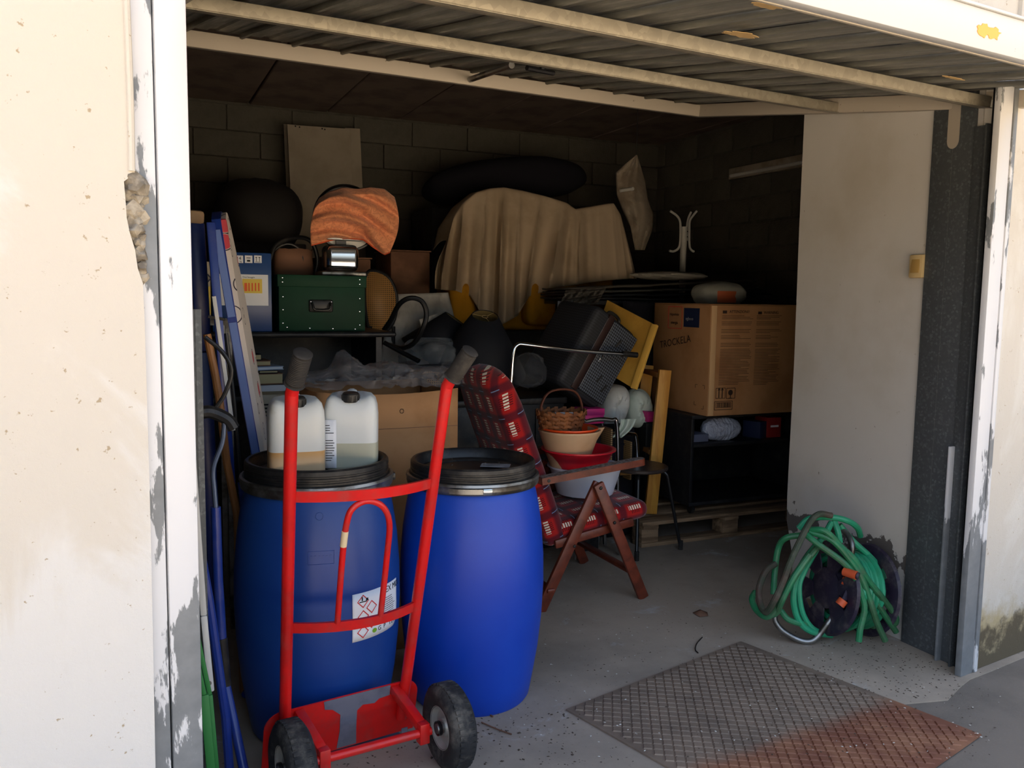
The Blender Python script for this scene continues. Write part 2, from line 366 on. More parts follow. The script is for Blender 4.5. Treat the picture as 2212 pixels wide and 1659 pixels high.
class B:
    def __init__(s): s.bm = bmesh.new()
    def box(s, c, size, rot=None, r=0.0, seg=2):
        m = Matrix.Translation(V(c)) @ (rot.to_4x4() if rot else Matrix()) @ Matrix.Diagonal((*size, 1))
        g = bmesh.ops.create_cube(s.bm, size=1.0, matrix=m)
        if r:
            es = list({e for v in g['verts'] for e in v.link_edges})
            bmesh.ops.bevel(s.bm, geom=es, offset=r, segments=seg, profile=0.5, affect='EDGES')
        return s
    def beam(s, a, b, w, h, hint=V((0, 0, 1)), r=0.0):
        a, b = V(a), V(b); x, y, z = basis(b - a, hint)
        s.box((a + b) / 2, (w, h, (b - a).length), Matrix((x, y, z)).transposed(), r); return s
    def ring(s, pts):
        return [s.bm.verts.new(p) for p in pts]
    def skin(s, rings, closed_u=True, closed_v=False, cap=False):
        nv = len(rings)
        for i in range(nv if closed_v else nv - 1):
            a, b = rings[i], rings[(i + 1) % nv]; n = len(a)
            for j in range(n if closed_u else n - 1):
                k = (j + 1) % n
                q = [a[j], a[k], b[k], b[j]]
                q = list(dict.fromkeys(q))
                if len(q) > 2:
                    try: s.bm.faces.new(q)
                    except ValueError: pass
        if cap:
            for rg, rev in ((rings[0], True), (rings[-1], False)):
                try: s.bm.faces.new(list(reversed(rg)) if rev else rg)
                except ValueError: pass
        return s
    def tube(s, pts, r, n=10, closed=False, sub=0, cap=True, flat=1.0):
        p = spline(pts, sub, closed) if sub else [V(q) for q in pts]
        rr = r if isinstance(r, (list, tuple)) else None
        rings = []; nx = None; m = len(p)
        for i in range(m):
            if closed: tg = p[(i + 1) % m] - p[(i - 1) % m]
            else: tg = p[min(i + 1, m - 1)] - p[max(i - 1, 0)]
            if tg.length < 1e-7: tg = V((0, 0, 1))
            tg.normalize()
            if nx is None: nx = basis(tg)[0]
            nx = (nx - tg * nx.dot(tg))
            nx = nx.normalized() if nx.length > 1e-5 else basis(tg)[0]
            ny = tg.cross(nx)
            q = rr[min(i * len(rr) // m, len(rr) - 1)] if rr else r
            rings.append(s.ring([p[i] + nx * (math.cos(2 * math.pi * j / n) * q) + ny * (math.sin(2 * math.pi * j / n) * q * flat) for j in range(n)]))
        s.skin(rings, True, closed, cap and not closed); return s
    def lathe(s, prof, n=48, m=None):
        m = m or Matrix(); rings = []
        for r, z in prof:
            if r < 1e-6:
                rings.append([s.bm.verts.new(m @ V((0, 0, z)))] * n)
            else:
                rings.append(s.ring([m @ V((r * math.cos(2 * math.pi * j / n), r * math.sin(2 * math.pi * j / n), z)) for j in range(n)]))
        s.skin(rings); return s
    def grid(s, f, nu, nv, closed_u=False):
        rings = [s.ring([V(f(i / (nu if closed_u else nu - 1), j / (nv - 1))) for i in range(nu)]) for j in range(nv)]
        s.skin(rings, closed_u); return s
    def prism(s, pts, m, d):
        a = s.ring([m @ V((x, y, 0)) for x, y in pts]); b = s.ring([m @ V((x, y, d)) for x, y in pts])
        s.skin([a, b]); s.bm.faces.new(list(reversed(a))); s.bm.faces.new(b); return s
    def text(s, body, size, m, ext=0.0004, align='LEFT', spacing=1.0):
        cu = bpy.data.curves.new('lettering', 'FONT'); cu.body = body; cu.size = size; cu.extrude = ext; cu.align_x = align; cu.space_character = spacing
        cu.resolution_u = 3
        o = bpy.data.objects.new('lettering', cu); col.objects.link(o)
        dg = bpy.context.evaluated_depsgraph_get(); me = bpy.data.meshes.new_from_object(o.evaluated_get(dg))
        me.transform(m); s.bm.from_mesh(me)
        bpy.data.objects.remove(o); bpy.data.curves.remove(cu); bpy.data.meshes.remove(me); return s
    def warp(s, f):
        for v in s.bm.verts: v.co = f(v.co)
        return s
    def build(s, name, m, parent=None, world=True, ang=35, fix=True):
        o = s._build(name, m, parent, world, ang, fix)
        if name in ('label_print', 'grit', 'heading', 'lettering'): o['kind'] = 'stuff'
        return o
    def _build(s, name, m, parent=None, world=True, ang=35, fix=True):
        if fix: bmesh.ops.recalc_face_normals(s.bm, faces=s.bm.faces[:])
        me = bpy.data.meshes.new(name); s.bm.to_mesh(me); s.bm.free()
        me.materials.append(MT[m] if isinstance(m, str) else m)
        if len(me.polygons):
            me.polygons.foreach_set('use_smooth', [True] * len(me.polygons)); me.set_sharp_from_angle(angle=math.radians(ang))
        o = bpy.data.objects.new(name, me); col.objects.link(o)
        if parent is not None:
            top = parent
            while top.parent is not None: top = top.parent
            if world and top.name in PM: me.transform(PM[top.name].inverted())
            o.parent = parent
        return o
def thing(name, label, cat, m=None, group=None):
    o = bpy.data.objects.new(name, None); col.objects.link(o); o.empty_display_size = 0.1
    m = m if isinstance(m, Matrix) else Matrix.Translation(V(m)) if m is not None else Matrix()
    o.matrix_world = m; PM[o.name] = m.copy()
    o['label'] = label; o['category'] = cat
    if group: o['group'] = group
    return o
def tag(o, label, cat, group=None):
    o['label'] = label; o['category'] = cat
    if group: o['group'] = group
    return o
def recenter(o):   # origin of a single mesh at its foot
    vs = [v.co for v in o.data.vertices]
    c = V(((min(v.x for v in vs) + max(v.x for v in vs)) / 2, (min(v.y for v in vs) + max(v.y for v in vs)) / 2, min(v.z for v in vs)))
    o.data.transform(Matrix.Translation(-c)); o.location = c; return o
def single(b, name, m, label, cat, group=None, **k): return tag(recenter(b.build(name, m, **k)), label, cat, group)
def struct(o): o['kind'] = 'structure'; return o
def solid(o, t, off=-1.0):
    md = o.modifiers.new('thickness', 'SOLIDIFY'); md.thickness = t; md.offset = off; return o
def share(src, name, m4, parent=None):
    o = bpy.data.objects.new(name, src.data); col.objects.link(o)
    o.parent = parent; o.matrix_local = m4; return o
def wobs(u, v, k, sd=0.0): return wob(math.cos(2 * math.pi * u) * k + sd, math.sin(2 * math.pi * u) * k, v * k * 1.6)
def hsh(*a):
    x = math.sin(sum(v * k for v, k in zip(a, (12.9898, 78.233, 37.719, 9.17)))) * 43758.5453; return x - math.floor(x)
def wob(x, y=0.0, z=0.0, s=1.0):
    return (math.sin(x * 3.1 * s + y * 1.7) + math.sin(y * 4.3 * s - z * 2.1 + 1.3) + math.sin(z * 3.7 * s + x * 2.3 + 4.1) + 0.5 * math.sin(x * 9.1 * s + y * 7.7 * s) + 0.5 * math.sin(z * 8.3 * s + y * 6.1 + 2.0)) / 4

# ================================================================== THE SETTING
Z = V((0, 0, 1))
def fbox(b, s0, s1, o0, o1, z0, z1, r=0.0):
    b.box(FP((s0 + s1) / 2, (o0 + o1) / 2, (z0 + z1) / 2), (s1 - s0, o1 - o0, z1 - z0), FROT.to_3x3(), r); return b
FRONT = M4(FO, FE, Z, -FM)   # x along the front, y up, z outwards
# floor and yard
def slab(name, m, pts, z0, z1):
    b = B(); b.prism(pts, Matrix.Translation((0, 0, z0)), z1 - z0); return struct(b.build(name, m))
fl = FP(-3.2, 0.0, 0); fr = FP(2.2, 0.0, 0)
tq0, tq1, tq2 = PZ(1925, 1522), PZ(1500, 1640), PZ(1330, 1760)
brd = [(fl.x, fl.y - 0.02), (0.3, 1.1), (tq2.x, tq2.y), (tq1.x, tq1.y), (tq0.x, tq0.y), (2.58, 1.985), (2.70, 2.035), (2.80, 2.07), (2.95, 2.09), (fr.x, fr.y)]
slab('floor', 'floor', brd + [(5.0, 7.4), (-0.6, 7.4)], -0.12, 0.0)
slab('floor_apron', 'tarmac', [(-5, -1.2), (8, -1.2), (8, 3.3)] + brd[::-1] + [(-5, 1.0)], -0.12, -0.004)
slab('floor_yard', 'yard', [(-14, -18), (16, -18), (16, -1.2), (-14, -1.2)], -0.12, -0.006)
# left outer wall with its broken plaster edge
edge = [(276, -60), (280, 60), (286, 220), (291, 375), (268, 392), (272, 440), (274, 470), (280, 500), (292, 540), (298, 580), (309, 612), (313, 700), (319, 900), (326, 1150), (331, 1400), (337, 1700)]
pts = [PF(x, y, -0.03) for x, y in edge]
top = pts[0]; pts = [(top[0] - 0.005, 3.05)] + pts + [(pts[-1][0] + 0.002, 0.0), (-6.2, 0.0), (-6.2, 3.05)]
b = B(); b.prism(pts, M4(FP(0, 0.20, 0), FE, Z, -FM), 0.23)
wall_left = struct(b.build('wall_left', 'plaster_l'))
b = B()
bead = [V(FP(*( (PF(x, y, -0.03)[0] - 0.004), -0.031, PF(x, y, -0.03)[1]))) for x, y in [(277, -40), (281, 60), (287, 220), (290, 370)]]
b.tube(bead, 0.006, 8, sub=4); b.build('plaster_bead', 'plaster_l', wall_left)
for i, (x, y, r_) in enumerate([(287, 400, .022), (293, 425, .02), (283, 455, .018), (293, 470, .02), (289, 500, .018), (298, 520, .016), (300, 550, .016), (302, 580, .014), (306, 600, .012), (298, 445, .014), (279, 415, .016), (293, 392, .014)]):
    s_, z_ = PF(x, y, -0.01); c = FP(s_, -0.014 + 0.008 * hsh(i), z_); b = B()
    bmesh.ops.create_icosphere(b.bm, subdivisions=2, radius=r_, matrix=Matrix.Translation(c))
    for v in b.bm.verts: v.co += (v.co - c) * (0.7 * (hsh(v.co.x * 90, v.co.z * 70, i) - 0.5))
    b.build('mortar_lump', 'mortar', wall_left, ang=20)
# right outer wall and the wall above the opening
b = B(); fbox(b, 0.098, 4.5, -0.005, 0.22, 0, 3.05, 0.004); struct(b.build('wall_right', 'plaster_r'))
b = B(); fbox(b, -2.9, 0.098, 0.01, 0.22, 2.28, 3.05); struct(b.build('wall_front', 'plaster_r'))
b = B(); b.box((2.0, 4.75, 3.0), (8.5, 5.3, 0.14)); struct(b.build('roof', 'concrete_slab'))
# left jamb: zinc strip, groove, white strip and its inner return
def jamb(name, x0, xm, x1, inner, m0, m1):
    b = B(); fbox(b, (x1 - 0.012 if inner < 0 else x0), (x1 if inner < 0 else x1 - 0.004), 0.012, (0.03 if inner < 0 else 0.14), 0, 2.28); o = struct(b.build(name, 'jamb_grey'))
    b = B(); fbox(b, x0, xm - 0.0015, -0.012, 0.012, 0, 2.28, 0.002); b.build('outer_strip', m0, o)
    b = B(); fbox(b, xm + 0.0015, x1, -0.016, 0.012 if inner < 0 else 0.05, 0, 2.28, 0.003); b.build('inner_strip', m1, o)
    return o
sL = PF(425, 1000, -0.016)[0]; sM = PF(356, 1000, -0.016)[0]; s0 = PF(309, 700, -0.012)[0] - 0.02
jamb('trim_1', s0, sM, sL, 1, 'jamb_grey', 'jamb_white')
o = jamb('trim_2', -0.005, 0.074, 0.10, -1, 'jamb_white', 'jamb_grey')
b = B(); fbox(b, -2.66, -0.03, -0.02, 0.02, 2.24, 2.34, 0.003); struct(b.build('trim_3', 'jamb_white'))
# black strip painting in the shade of the jamb gap, guide channel and zinc lining on the right
b = B(); b.box((2.852, 2.145, 1.13), (0.02, 0.056, 2.26)); struct(b.build('gap_shade_strip', 'gap_shade'))
# side wall stub behind the right jamb (runs along world y)
XS = 2.86
guide = thing('guide_rail', 'narrow galvanised guide channel between the right jamb and the grey zinc panel', 'rail', (XS - 0.03, 2.2, 0))
b = B(); b.box((XS - 0.012, 2.205, 1.01), (0.012, 0.07, 2.02), None, 0.002); b.build('web', 'zinc_panel', guide)
b = B(); b.box((XS - 0.027, 2.235, 0.42), (0.03, 0.010, 0.84), None, 0.002); b.build('flange', 'jamb_white', guide)
b = B(); b.box((XS - 0.027, 2.175, 1.01), (0.03, 0.008, 2.02), None, 0.002); b.build('flange', 'zinc_panel', guide)
zp = thing('lining_panel', 'tall dark grey galvanised sheet lining the wall beside the right jamb', 'metal panel', (XS - 0.01, 2.32, 0))
b = B(); b.box((XS - 0.006, 2.333, 1.08), (0.008, 0.186, 2.16), None, 0.002); b.build('sheet', 'zinc_panel', zp)
p1, p2 = PX(2045, 200, XS - 0.011), PX(2079, 300, XS - 0.011)
b = B(); pl = [(0.035 * math.cos(a) * 0.5, 0.03 * math.sin(a)) for a in [math.pi + i * math.pi / 10 for i in range(11)]]
yc, zc = (p1.y + p2.y) / 2, p2.z
pl = [(x * 1.45, y) for x, y in pl] + [(0.0255, 0.18), (-0.0255, 0.18)]
b.prism(pl, M4(V((XS - 0.0102, yc, zc)), V((0, -1, 0)), Z, V((-1, 0, 0))), 0.0015); b.build('paint_patch', 'rail_tan', zp)
sy = PX(1960, 1390, XS).y
b = B(); poly = [(2.22, 0), (3.06, 0.0), (3.075, 0.13), (3.085, 0.2), (3.125, 0.33), (3.13, 0.45), (3.127, 1.1), (3.136, 1.7), (3.14, 2.86), (2.22, 2.86)]
b.prism(poly, M4(V((XS, 0, 0)), V((0, 1, 0)), Z, V((1, 0, 0))), 0.20); stub = struct(b.build('wall_stub', 'plaster_in'))
b = B(); b.box((XS + 0.11, 3.09, 0.2), (0.16, 0.05, 0.40)); b.build('bare_core', 'mortar', stub)
b = B(); b.box((3.9, 2.62, 1.43), (1.8, 0.2, 2.86)); struct(b.build('wall_inner_front', 'plaster_in'))
# switch
sw = thing('light_switch', 'yellowed surface-mounted light switch on the white stub wall', 'switch', (XS, 2.457, 1.475))
b = B(); b.box((XS - 0.011, 2.4575, 1.521), (0.022, 0.064, 0.092), None, 0.006); b.build('housing', 'beige', sw)
b = B(); b.box((XS - 0.022, 2.4575, 1.523), (0.006, 0.040, 0.056), Matrix.Rotation(0.12, 3, 'Y'), 0.002); b.build('rocker', 'beige_d', sw)
# inner walls
YB, ZC, XR, XL = 7.0, 2.82, 4.62, -0.15
b = B(); b.box(((XL + XR) / 2, YB + 0.11, 1.45), (XR - XL + 0.6, 0.2, 2.9)); wb = struct(b.build('wall_back', 'mortar_d'))
b = B(); b.box((0, 0, 0), (0.481, 0.032, 0.192), None, 0.008, 2); blk = b.build('block', 'block', wb, world=False)
first = True
for r_ in range(14):
    for c_ in range(11):
        x = XL - 0.1 + c_ * 0.49 + (0.245 if r_ % 2 else 0)
        m = Matrix.Translation((x, YB + 0.016 - 0.006 - 0.010 * hsh(r_, c_), 0.105 + r_ * 0.2)) @ Matrix.Rotation(0.006 * (hsh(c_, r_) - .5), 4, 'Y')
        if x > XR + 0.3: continue
        if first: blk.matrix_local = m; first = False
        else: share(blk, 'block', m, wb)
b = B(); b.box((XR + 0.1, 4.7, 1.45), (0.2, 4.9, 2.9)); wr = struct(b.build('wall_side_right', 'mortar_d'))
b = B(); b.box((0, 0, 0), (0.032, 0.481, 0.192), None, 0.008, 2); blk2 = b.build('block', 'block', wr, world=False)
first = True
for r_ in range(14):
    for c_ in range(9):
        m = Matrix.Translation((XR + 0.010 + 0.006 * hsh(r_, c_), 2.95 + c_ * 0.49 + (0.245 if r_ % 2 else 0), 0.105 + r_ * 0.2))
        if first: blk2.matrix_local = m; first = False
        else: share(blk2, 'block', m, wr)
wlp = FP(-2.9, 0, 0)
b = B(); b.box((XL - 0.1, 4.5, 1.45), (0.2, 5.1, 2.9)); struct(b.build('wall_side_left', 'mortar_d'))
# ceiling of wide hollow-clay planks
b = B(); b.box((2.2, 4.6, ZC + 0.09), (5.6, 5.4, 0.12)); ce = struct(b.build('ceiling', 'concrete_slab'))
b = B(); b.box((0, 0, 0), (0.59, 4.9, 0.03), None, 0.006, 1); pln = b.build('plank', 'concrete_slab', ce, world=False)
for i in range(9):
    m = Matrix.Translation((0.0 + i * 0.6, 4.75, ZC + 0.012 + 0.006 * hsh(i)))
    if i == 0: pln.matrix_local = m
    else: share(pln, 'plank', m, ce)
# tube lamp on the right wall
p0, p1_ = PX(1578, 377, XR - 0.04), PX(1760, 340, XR - 0.04)
tl = thing('tube_light', 'dusty unlit fluorescent tube fitting on the dark right-hand wall', 'light fitting', (XR - 0.03, p0.y, p0.z - 0.05))
b = B(); b.beam(V((XR - 0.035, p0.y, p0.z)), V((XR - 0.035, p0.y - 1.25, p0.z)), 0.05, 0.09, Z, 0.006); b.build('housing', 'dirty_white', tl)
b = B(); b.tube([V((XR - 0.075, p0.y - 0.05, p0.z - 0.02)), V((XR - 0.075, p0.y - 1.2, p0.z - 0.02))], 0.014, 10); b.build('tube', 'white_metal', tl)

# ================================================================== THE DOOR (tilted up over the opening)
DV = V((0.99, 0.138, 0.022)).normalized(); DS = V((0.14, -0.98, -0.143)); DS = (DS - DV * DS.dot(DV)).normalized(); DN = DV.cross(DS)
DA = PX(1516, 254, 2.70); DM = M4(DA, DV, DS, DN)   # local: x right, y outwards, z down
door = thing('garage_door', 'sheet-metal up-and-over garage door tilted open above the entrance', 'garage door', DM)
WD, LD = 2.74, 2.12
def dpart(name, m, *bx, r=0.003, parent=None):
    b = B()
    for c, s in bx: b.box(c, s, None, r)
    return b.build(name, m, parent or door, world=False)
NP = 14; pw = (WD - 0.06) / NP
prof = [(0, 0), (0.002, 0.016), (0.010, 0.018), (0.014, 0), (0.034, 0), (pw * 0.42, 0), (pw * 0.45, -0.006), (pw * 0.55, -0.006), (pw * 0.58, 0), (pw * 0.8, 0), (pw * 0.82, 0.004), (pw * 0.84, 0), (pw * 0.995, 0)]
def sheet(k):
    b = B(); rows = []
    for j in range(13):
        y = 0.02 + (LD - 0.04) * j / 12
        rows.append(b.ring([V((x, y, -0.066 + z + 0.004 * wob(x * 6 + k, y * 3))) for x, z in prof]))
    b.skin(rows, False); return b
for i in range(NP):
    o = sheet(i * 1.7).build('panel', 'sheet', door, world=False); o.location = (-WD + 0.03 + pw * i, 0, 0); solid(o, 0.002, 1)
dpart('top_rail', 'rail_tan', ((-WD / 2, 0.0, -0.028), (WD, 0.05, 0.056)))
dpart('side_rail', 'rail_tan', ((-0.022, LD / 2, -0.03), (0.044, LD, 0.06)))
dpart('side_rail', 'rail_tan', ((-WD + 0.022, LD / 2, -0.03), (0.044, LD, 0.06)))
br = dpart('bottom_rail', 'rail_white', ((-WD / 2, LD + 0.0, -0.042), (WD, 0.04, 0.085)))
dpart('lip', 'rail_tan', ((-WD / 2, LD - 0.026, 0.0), (WD, 0.012, 0.004)), r=0.001, parent=br)
dpart('top_lip', 'rail_white', ((-WD / 2, LD + 0.012, -0.088), (WD, 0.03, 0.006)), r=0.001, parent=br)
for yy in (0.84, 1.50):
    cbm = dpart('crossbar', 'zinc_bar', ((-WD / 2, yy, -0.02), (WD - 0.09, 0.042, 0.04)), r=0.002)
    dpart('lip', 'zinc_bar', ((-WD / 2, yy + 0.024, -0.001), (WD - 0.09, 0.010, 0.003)), r=0.001, parent=cbm)
def dloc(px, py, z=0.0):
    p = PP(px, py, DA + DN * z, DN); return DM.inverted() @ p
q = dloc(1105, 147, -0.02); q2 = dloc(1004, 176, -0.02)
b = B(); b.tube([V((q.x, q.y, -0.03)), V((q2.x, q2.y, -0.02))], 0.012, 10); b.build('lock_rod', 'steel', door, world=False)
q = dloc(1172, 150, 0); b = B(); b.tube([V((q.x, q.y, -0.055)), V((q.x, q.y, 0.0))], 0.012, 8); b.tube([V((q.x - 0.07, q.y + 0.01, 0.004)), V((q.x + 0.06, q.y - 0.02, 0.004))], 0.009, 8)
b.build('handle', 'black_metal', door, world=False)
def blot(name, m, px, py, w, h, zz, parent, seed, face='z'):
    q = dloc(px, py, zz); n = 22; pl = []
    for i in range(n):
        a = 2 * math.pi * i / n; k = 0.7 + 0.6 * hsh(i, seed); pl.append((w * k * math.cos(a), h * k * math.sin(a)))
    b = B()
    if face == 'z': b.prism(pl, M4(V((q.x, q.y, zz)), V((1, 0, 0)), V((0, 1, 0)), V((0, 0, 1))), 0.0012)
    else: b.prism(pl, M4(V((q.x, LD + 0.0205, zz)), V((1, 0, 0)), V((0, 0, 1)), V((0, -1, 0))), 0.0015)
    b.build(name, m, parent, world=False)
blot('primer_patch', 'tan_paint', 1600, 74, 0.055, 0.028, -0.043, door, 1)
blot('primer_patch', 'tan_paint', 1655, 12, 0.04, 0.02, -0.043, door, 4)
blot('primer_patch', 'tan_paint', 2060, 168, 0.05, 0.012, -0.043, door, 6)
# orange spot on the white rail, found on the rail's outer face
pf = PP(2135, 69, DA + DS * (LD + 0.02), DS); ql = DM.inverted() @ pf
for dx, k in ((-0.022, 2), (0.024, 5)):
    pl = []
    for i in range(20):
        a = 2 * math.pi * i / 20; kk = 0.7 + 0.6 * hsh(i, k); pl.append((0.024 * kk * math.cos(a), 0.013 * kk * math.sin(a)))
    b = B(); b.prism(pl, M4(V((ql.x + dx, LD + 0.0195, ql.z)), V((1, 0, 0)), V((0, 0, 1)), V((0, -1, 0))), -0.0022); b.build('rust_spot', 'orange_rust', br, world=False)

# ================================================================== BLUE DRUMS
def drum(name, c, k, m, label, seam=0.0):
    o = thing(name, label, 'drum', (c[0], c[1], 0), 'blue drums')
    pr = [(0.0, 0.004), (0.185, 0.004), (0.196, 0.0), (0.204, 0.012), (0.216, 0.08), (0.232, 0.18), (0.243, 0.29), (0.248, 0.40), (0.246, 0.50), (0.238, 0.60), (0.226, 0.68), (0.216, 0.725), (0.212, 0.74), (0.206, 0.75), (0.206, 0.79), (0.0, 0.79)]
    pr = [(r * k, z * k) for r, z in pr]
    S = lambda L: [(r * k, z * k) for r, z in L]
    b = B(); b.lathe(pr, 72); b.build('body', m, o, world=False, ang=50)
    b = B(); b.lathe(S([(0.0, 0.795), (0.12, 0.795), (0.125, 0.800), (0.165, 0.800), (0.170, 0.793), (0.186, 0.793), (0.192, 0.823), (0.199, 0.829), (0.207, 0.829), (0.212, 0.824), (0.213, 0.812), (0.2105, 0.810), (0.2105, 0.806), (0.213, 0.804), (0.213, 0.798), (0.2105, 0.796), (0.2105, 0.792), (0.213, 0.790), (0.213, 0.775), (0.205, 0.770)]), 72)
    lid = b.build('lid', 'black_plastic', o, world=False, ang=40)
    b = B(); b.lathe(S([(0.207, 0.748), (0.219, 0.746), (0.224, 0.752), (0.226, 0.760), (0.225, 0.768), (0.228, 0.774), (0.226, 0.782), (0.219, 0.784), (0.212, 0.780)]), 72)
    ring = b.build('clamp_ring', 'steel', o, world=False, ang=40)
    return o, lid, ring, k
BR = (1.065, 2.685); BL = (0.535, 2.68); KL = 1.045
o, lid, ring, k = drum('plastic_drum', BR, 1.0, 'drum_bright', 'bright blue plastic drum with a bare lid, right of the red hand truck')
cyl = lambda c, k_: (lambda a, z, off=0.0, R=None: V((c[0] + (R + off) * math.cos(a), c[1] + (R + off) * math.sin(a), z)))
# latch lever on the ring
b = B()
for i in range(9):
    a = math.radians(-128 + i * 3.2); p = V((0.232 * math.cos(a), 0.232 * math.sin(a), 0.763)); b.box(p, (0.006, 0.017, 0.016), Matrix.Rotation(a, 3, 'Z'))
b.build('latch_lever', 'steel', ring, world=False)
b = B(); a = math.radians(-100); b.box((0.233 * math.cos(a), 0.233 * math.sin(a), 0.763), (0.012, 0.030, 0.020), Matrix.Rotation(a, 3, 'Z'), 0.003); b.build('latch_block', 'chrome', ring, world=False)
b = B(); b.box((0.075, -0.02, 0.8012), (0.10, 0.055, 0.0016), Matrix.Rotation(-0.5, 3, 'Z')); b.build('sticker', 'label_grey', lid, world=False)
b = B()
for i in range(14):
    x, y = 0.15 * (hsh(i, 3) - .5) * 2, 0.15 * (hsh(i, 8) - .5) * 2
    b.box((x, y, 0.802), (0.006 * hsh(i) + .002, 0.003, 0.003), Matrix.Rotation(i, 3, 'Z'))
b.build('grit', 'leaf', lid, world=False)
o, lid, ring, k = drum('plastic_drum', BL, KL, 'drum_dull', 'dull blue plastic drum behind the red hand truck, two white cans on its lid')
b = B(); a = math.radians(-12); b.box((0.236 * math.cos(a), 0.236 * math.sin(a), 0.80), (0.016, 0.03, 0.022), Matrix.Rotation(a, 3, 'Z'), 0.003); b.build('latch_block', 'black_metal', ring, world=False)
def rad(z):   # drum radius at height z
    pr = [(0.196, 0.0), (0.216, 0.08), (0.232, 0.18), (0.243, 0.29), (0.248, 0.40), (0.246, 0.50), (0.238, 0.60), (0.226, 0.68), (0.216, 0.725)]
    z /= KL
    for (r1, z1), (r2, z2) in zip(pr, pr[1:]):
        if z1 <= z <= z2: return KL * (r1 + (r2 - r1) * (z - z1) / (z2 - z1))
    return KL * 0.216
def onto(u0, z0, off):   # flat sheet (x right, y up) rolled onto the drum, local
    def f(p):
        z = z0 + p.y; R = rad(z) + off + p.z; a = math.radians(u0) + p.x / rad(z)
        return V((R * math.cos(a), R * math.sin(a), z))
    return f
# label: found from the picture on the drum's skin
def drum_hit(px, py):
    best = None
    d = ray(px, py)
    for i in range(400):
        w = 2.0 + i * 0.0025; p = CAM + d * w
        q = V((p.x - BL[0], p.y - BL[1]))
        if 0 < p.z < 0.76 and q.length < rad(p.z): return math.degrees(math.atan2(q.y, q.x)), p.z
    return None
ua, za = drum_hit(760, 1388); ub, zb = drum_hit(758, 1285)
LH = zb - za; LW = 0.20
b = B(); b.grid(lambda u, v: V((LW * u, LH * v * (1 - 0.0 * u) + (0.0 if u < 0.85 else (0.02 * ((u - .85) / .15) ** 2 * (1 - v))), 0)), 24, 8); b.warp(onto(ua, za, 0.0015)); lab = b.build('warning_label', 'paper', o, world=False); solid(lab, 0.0006, 1)
def diam(b, cx, cy, r, w):
    for i in range(4):
        a0, a1 = math.pi / 2 * i, math.pi / 2 * (i + 1); n = 6
        for j in range(n):
            p = [V((cx + r_ * (math.cos(a0) * (1 - t_) + math.cos(a1) * t_), cy + r_ * (math.sin(a0) * (1 - t_) + math.sin(a1) * t_), 0)) for r_, t_ in ((r, j / n), (r, (j + 1) / n), (r - w, (j + 1) / n), (r - w, j / n))]
            b.bm.faces.new([b.bm.verts.new(q) for q in p])
b = B(); d = LH / 4.0 * 0.9
for cx, cy in ((0.035, LH * 0.82), (0.066, LH * 0.66), (0.035, LH * 0.50), (0.066, LH * 0.34), (0.035, LH * 0.18)): diam(b, cx, cy, d * 0.62, 0.004)
b.warp(onto(ua, za, 0.0030)); b.build('hazard_diamonds', 'ink_red', lab, world=False)
b = B()
for x0, y0, w, h in [(0.022, LH * .80, .026, .003), (0.03, LH * .83, .004, .012), (0.045, LH * .82, .008, .008)]: b.box((x0 + w / 2, y0 + h / 2, 0), (w, h, 0.0002))
for i in range(9):
    w = 0.05 + 0.02 * hsh(i, 2); yy = LH * (0.72 - 0.045 * i)
    for j in range(4): b.box((0.112 + w * (j + .5) / 4, yy, 0), (w / 4.4, 0.0016, 0.0002))
b.text('FLEX MIX', 0.027, Matrix.Translation((0.100, LH * 0.83, 0)), 0.0001)
b.text('G P  TENDO', 0.020, Matrix.Translation((0.092, LH * 0.09, 0)), 0.0001, spacing=1.25)
b.warp(onto(ua, za, 0.0031)); b.build('label_print', 'ink_black', lab, world=False)
b = B(); b.lathe([(0, 0), (0.009, 0)], 18, Matrix.Translation((0.078, LH * 0.13, 0)) @ Matrix.Diagonal((1, 0.8, 1, 1))); b.warp(onto(ua, za, 0.0032)); b.build('leaf_logo', 'ink_green', lab, world=False)
# moulded marks
ue, ze = drum_hit(690, 1115)
b = B(); b.tube([V((0.011 * math.cos(i * .35), 0.011 * math.sin(i * .35), 0)) for i in range(18)], 0.0007, 5, closed=True); b.warp(onto(ue, ze, 0.0006)); b.build('moulded_circle', 'drum_dull', o, world=False)
ue, ze = drum_hit(665, 1220)
b = B(); b.tube([V(q) for q in ((0, 0, 0), (.035, 0, 0), (.075, 0, 0), (.075, .018, 0), (.075, .038, 0), (.035, .038, 0), (0, .038, 0), (0, .018, 0))], 0.0008, 5, closed=True)
for i in range(6): b.box((0.01 + 0.011 * i, 0.022, 0), (0.006, 0.007, 0.0012))
b.warp(onto(ue, ze, 0.0004)); b.build('moulded_plate', 'drum_dull', o, world=False)

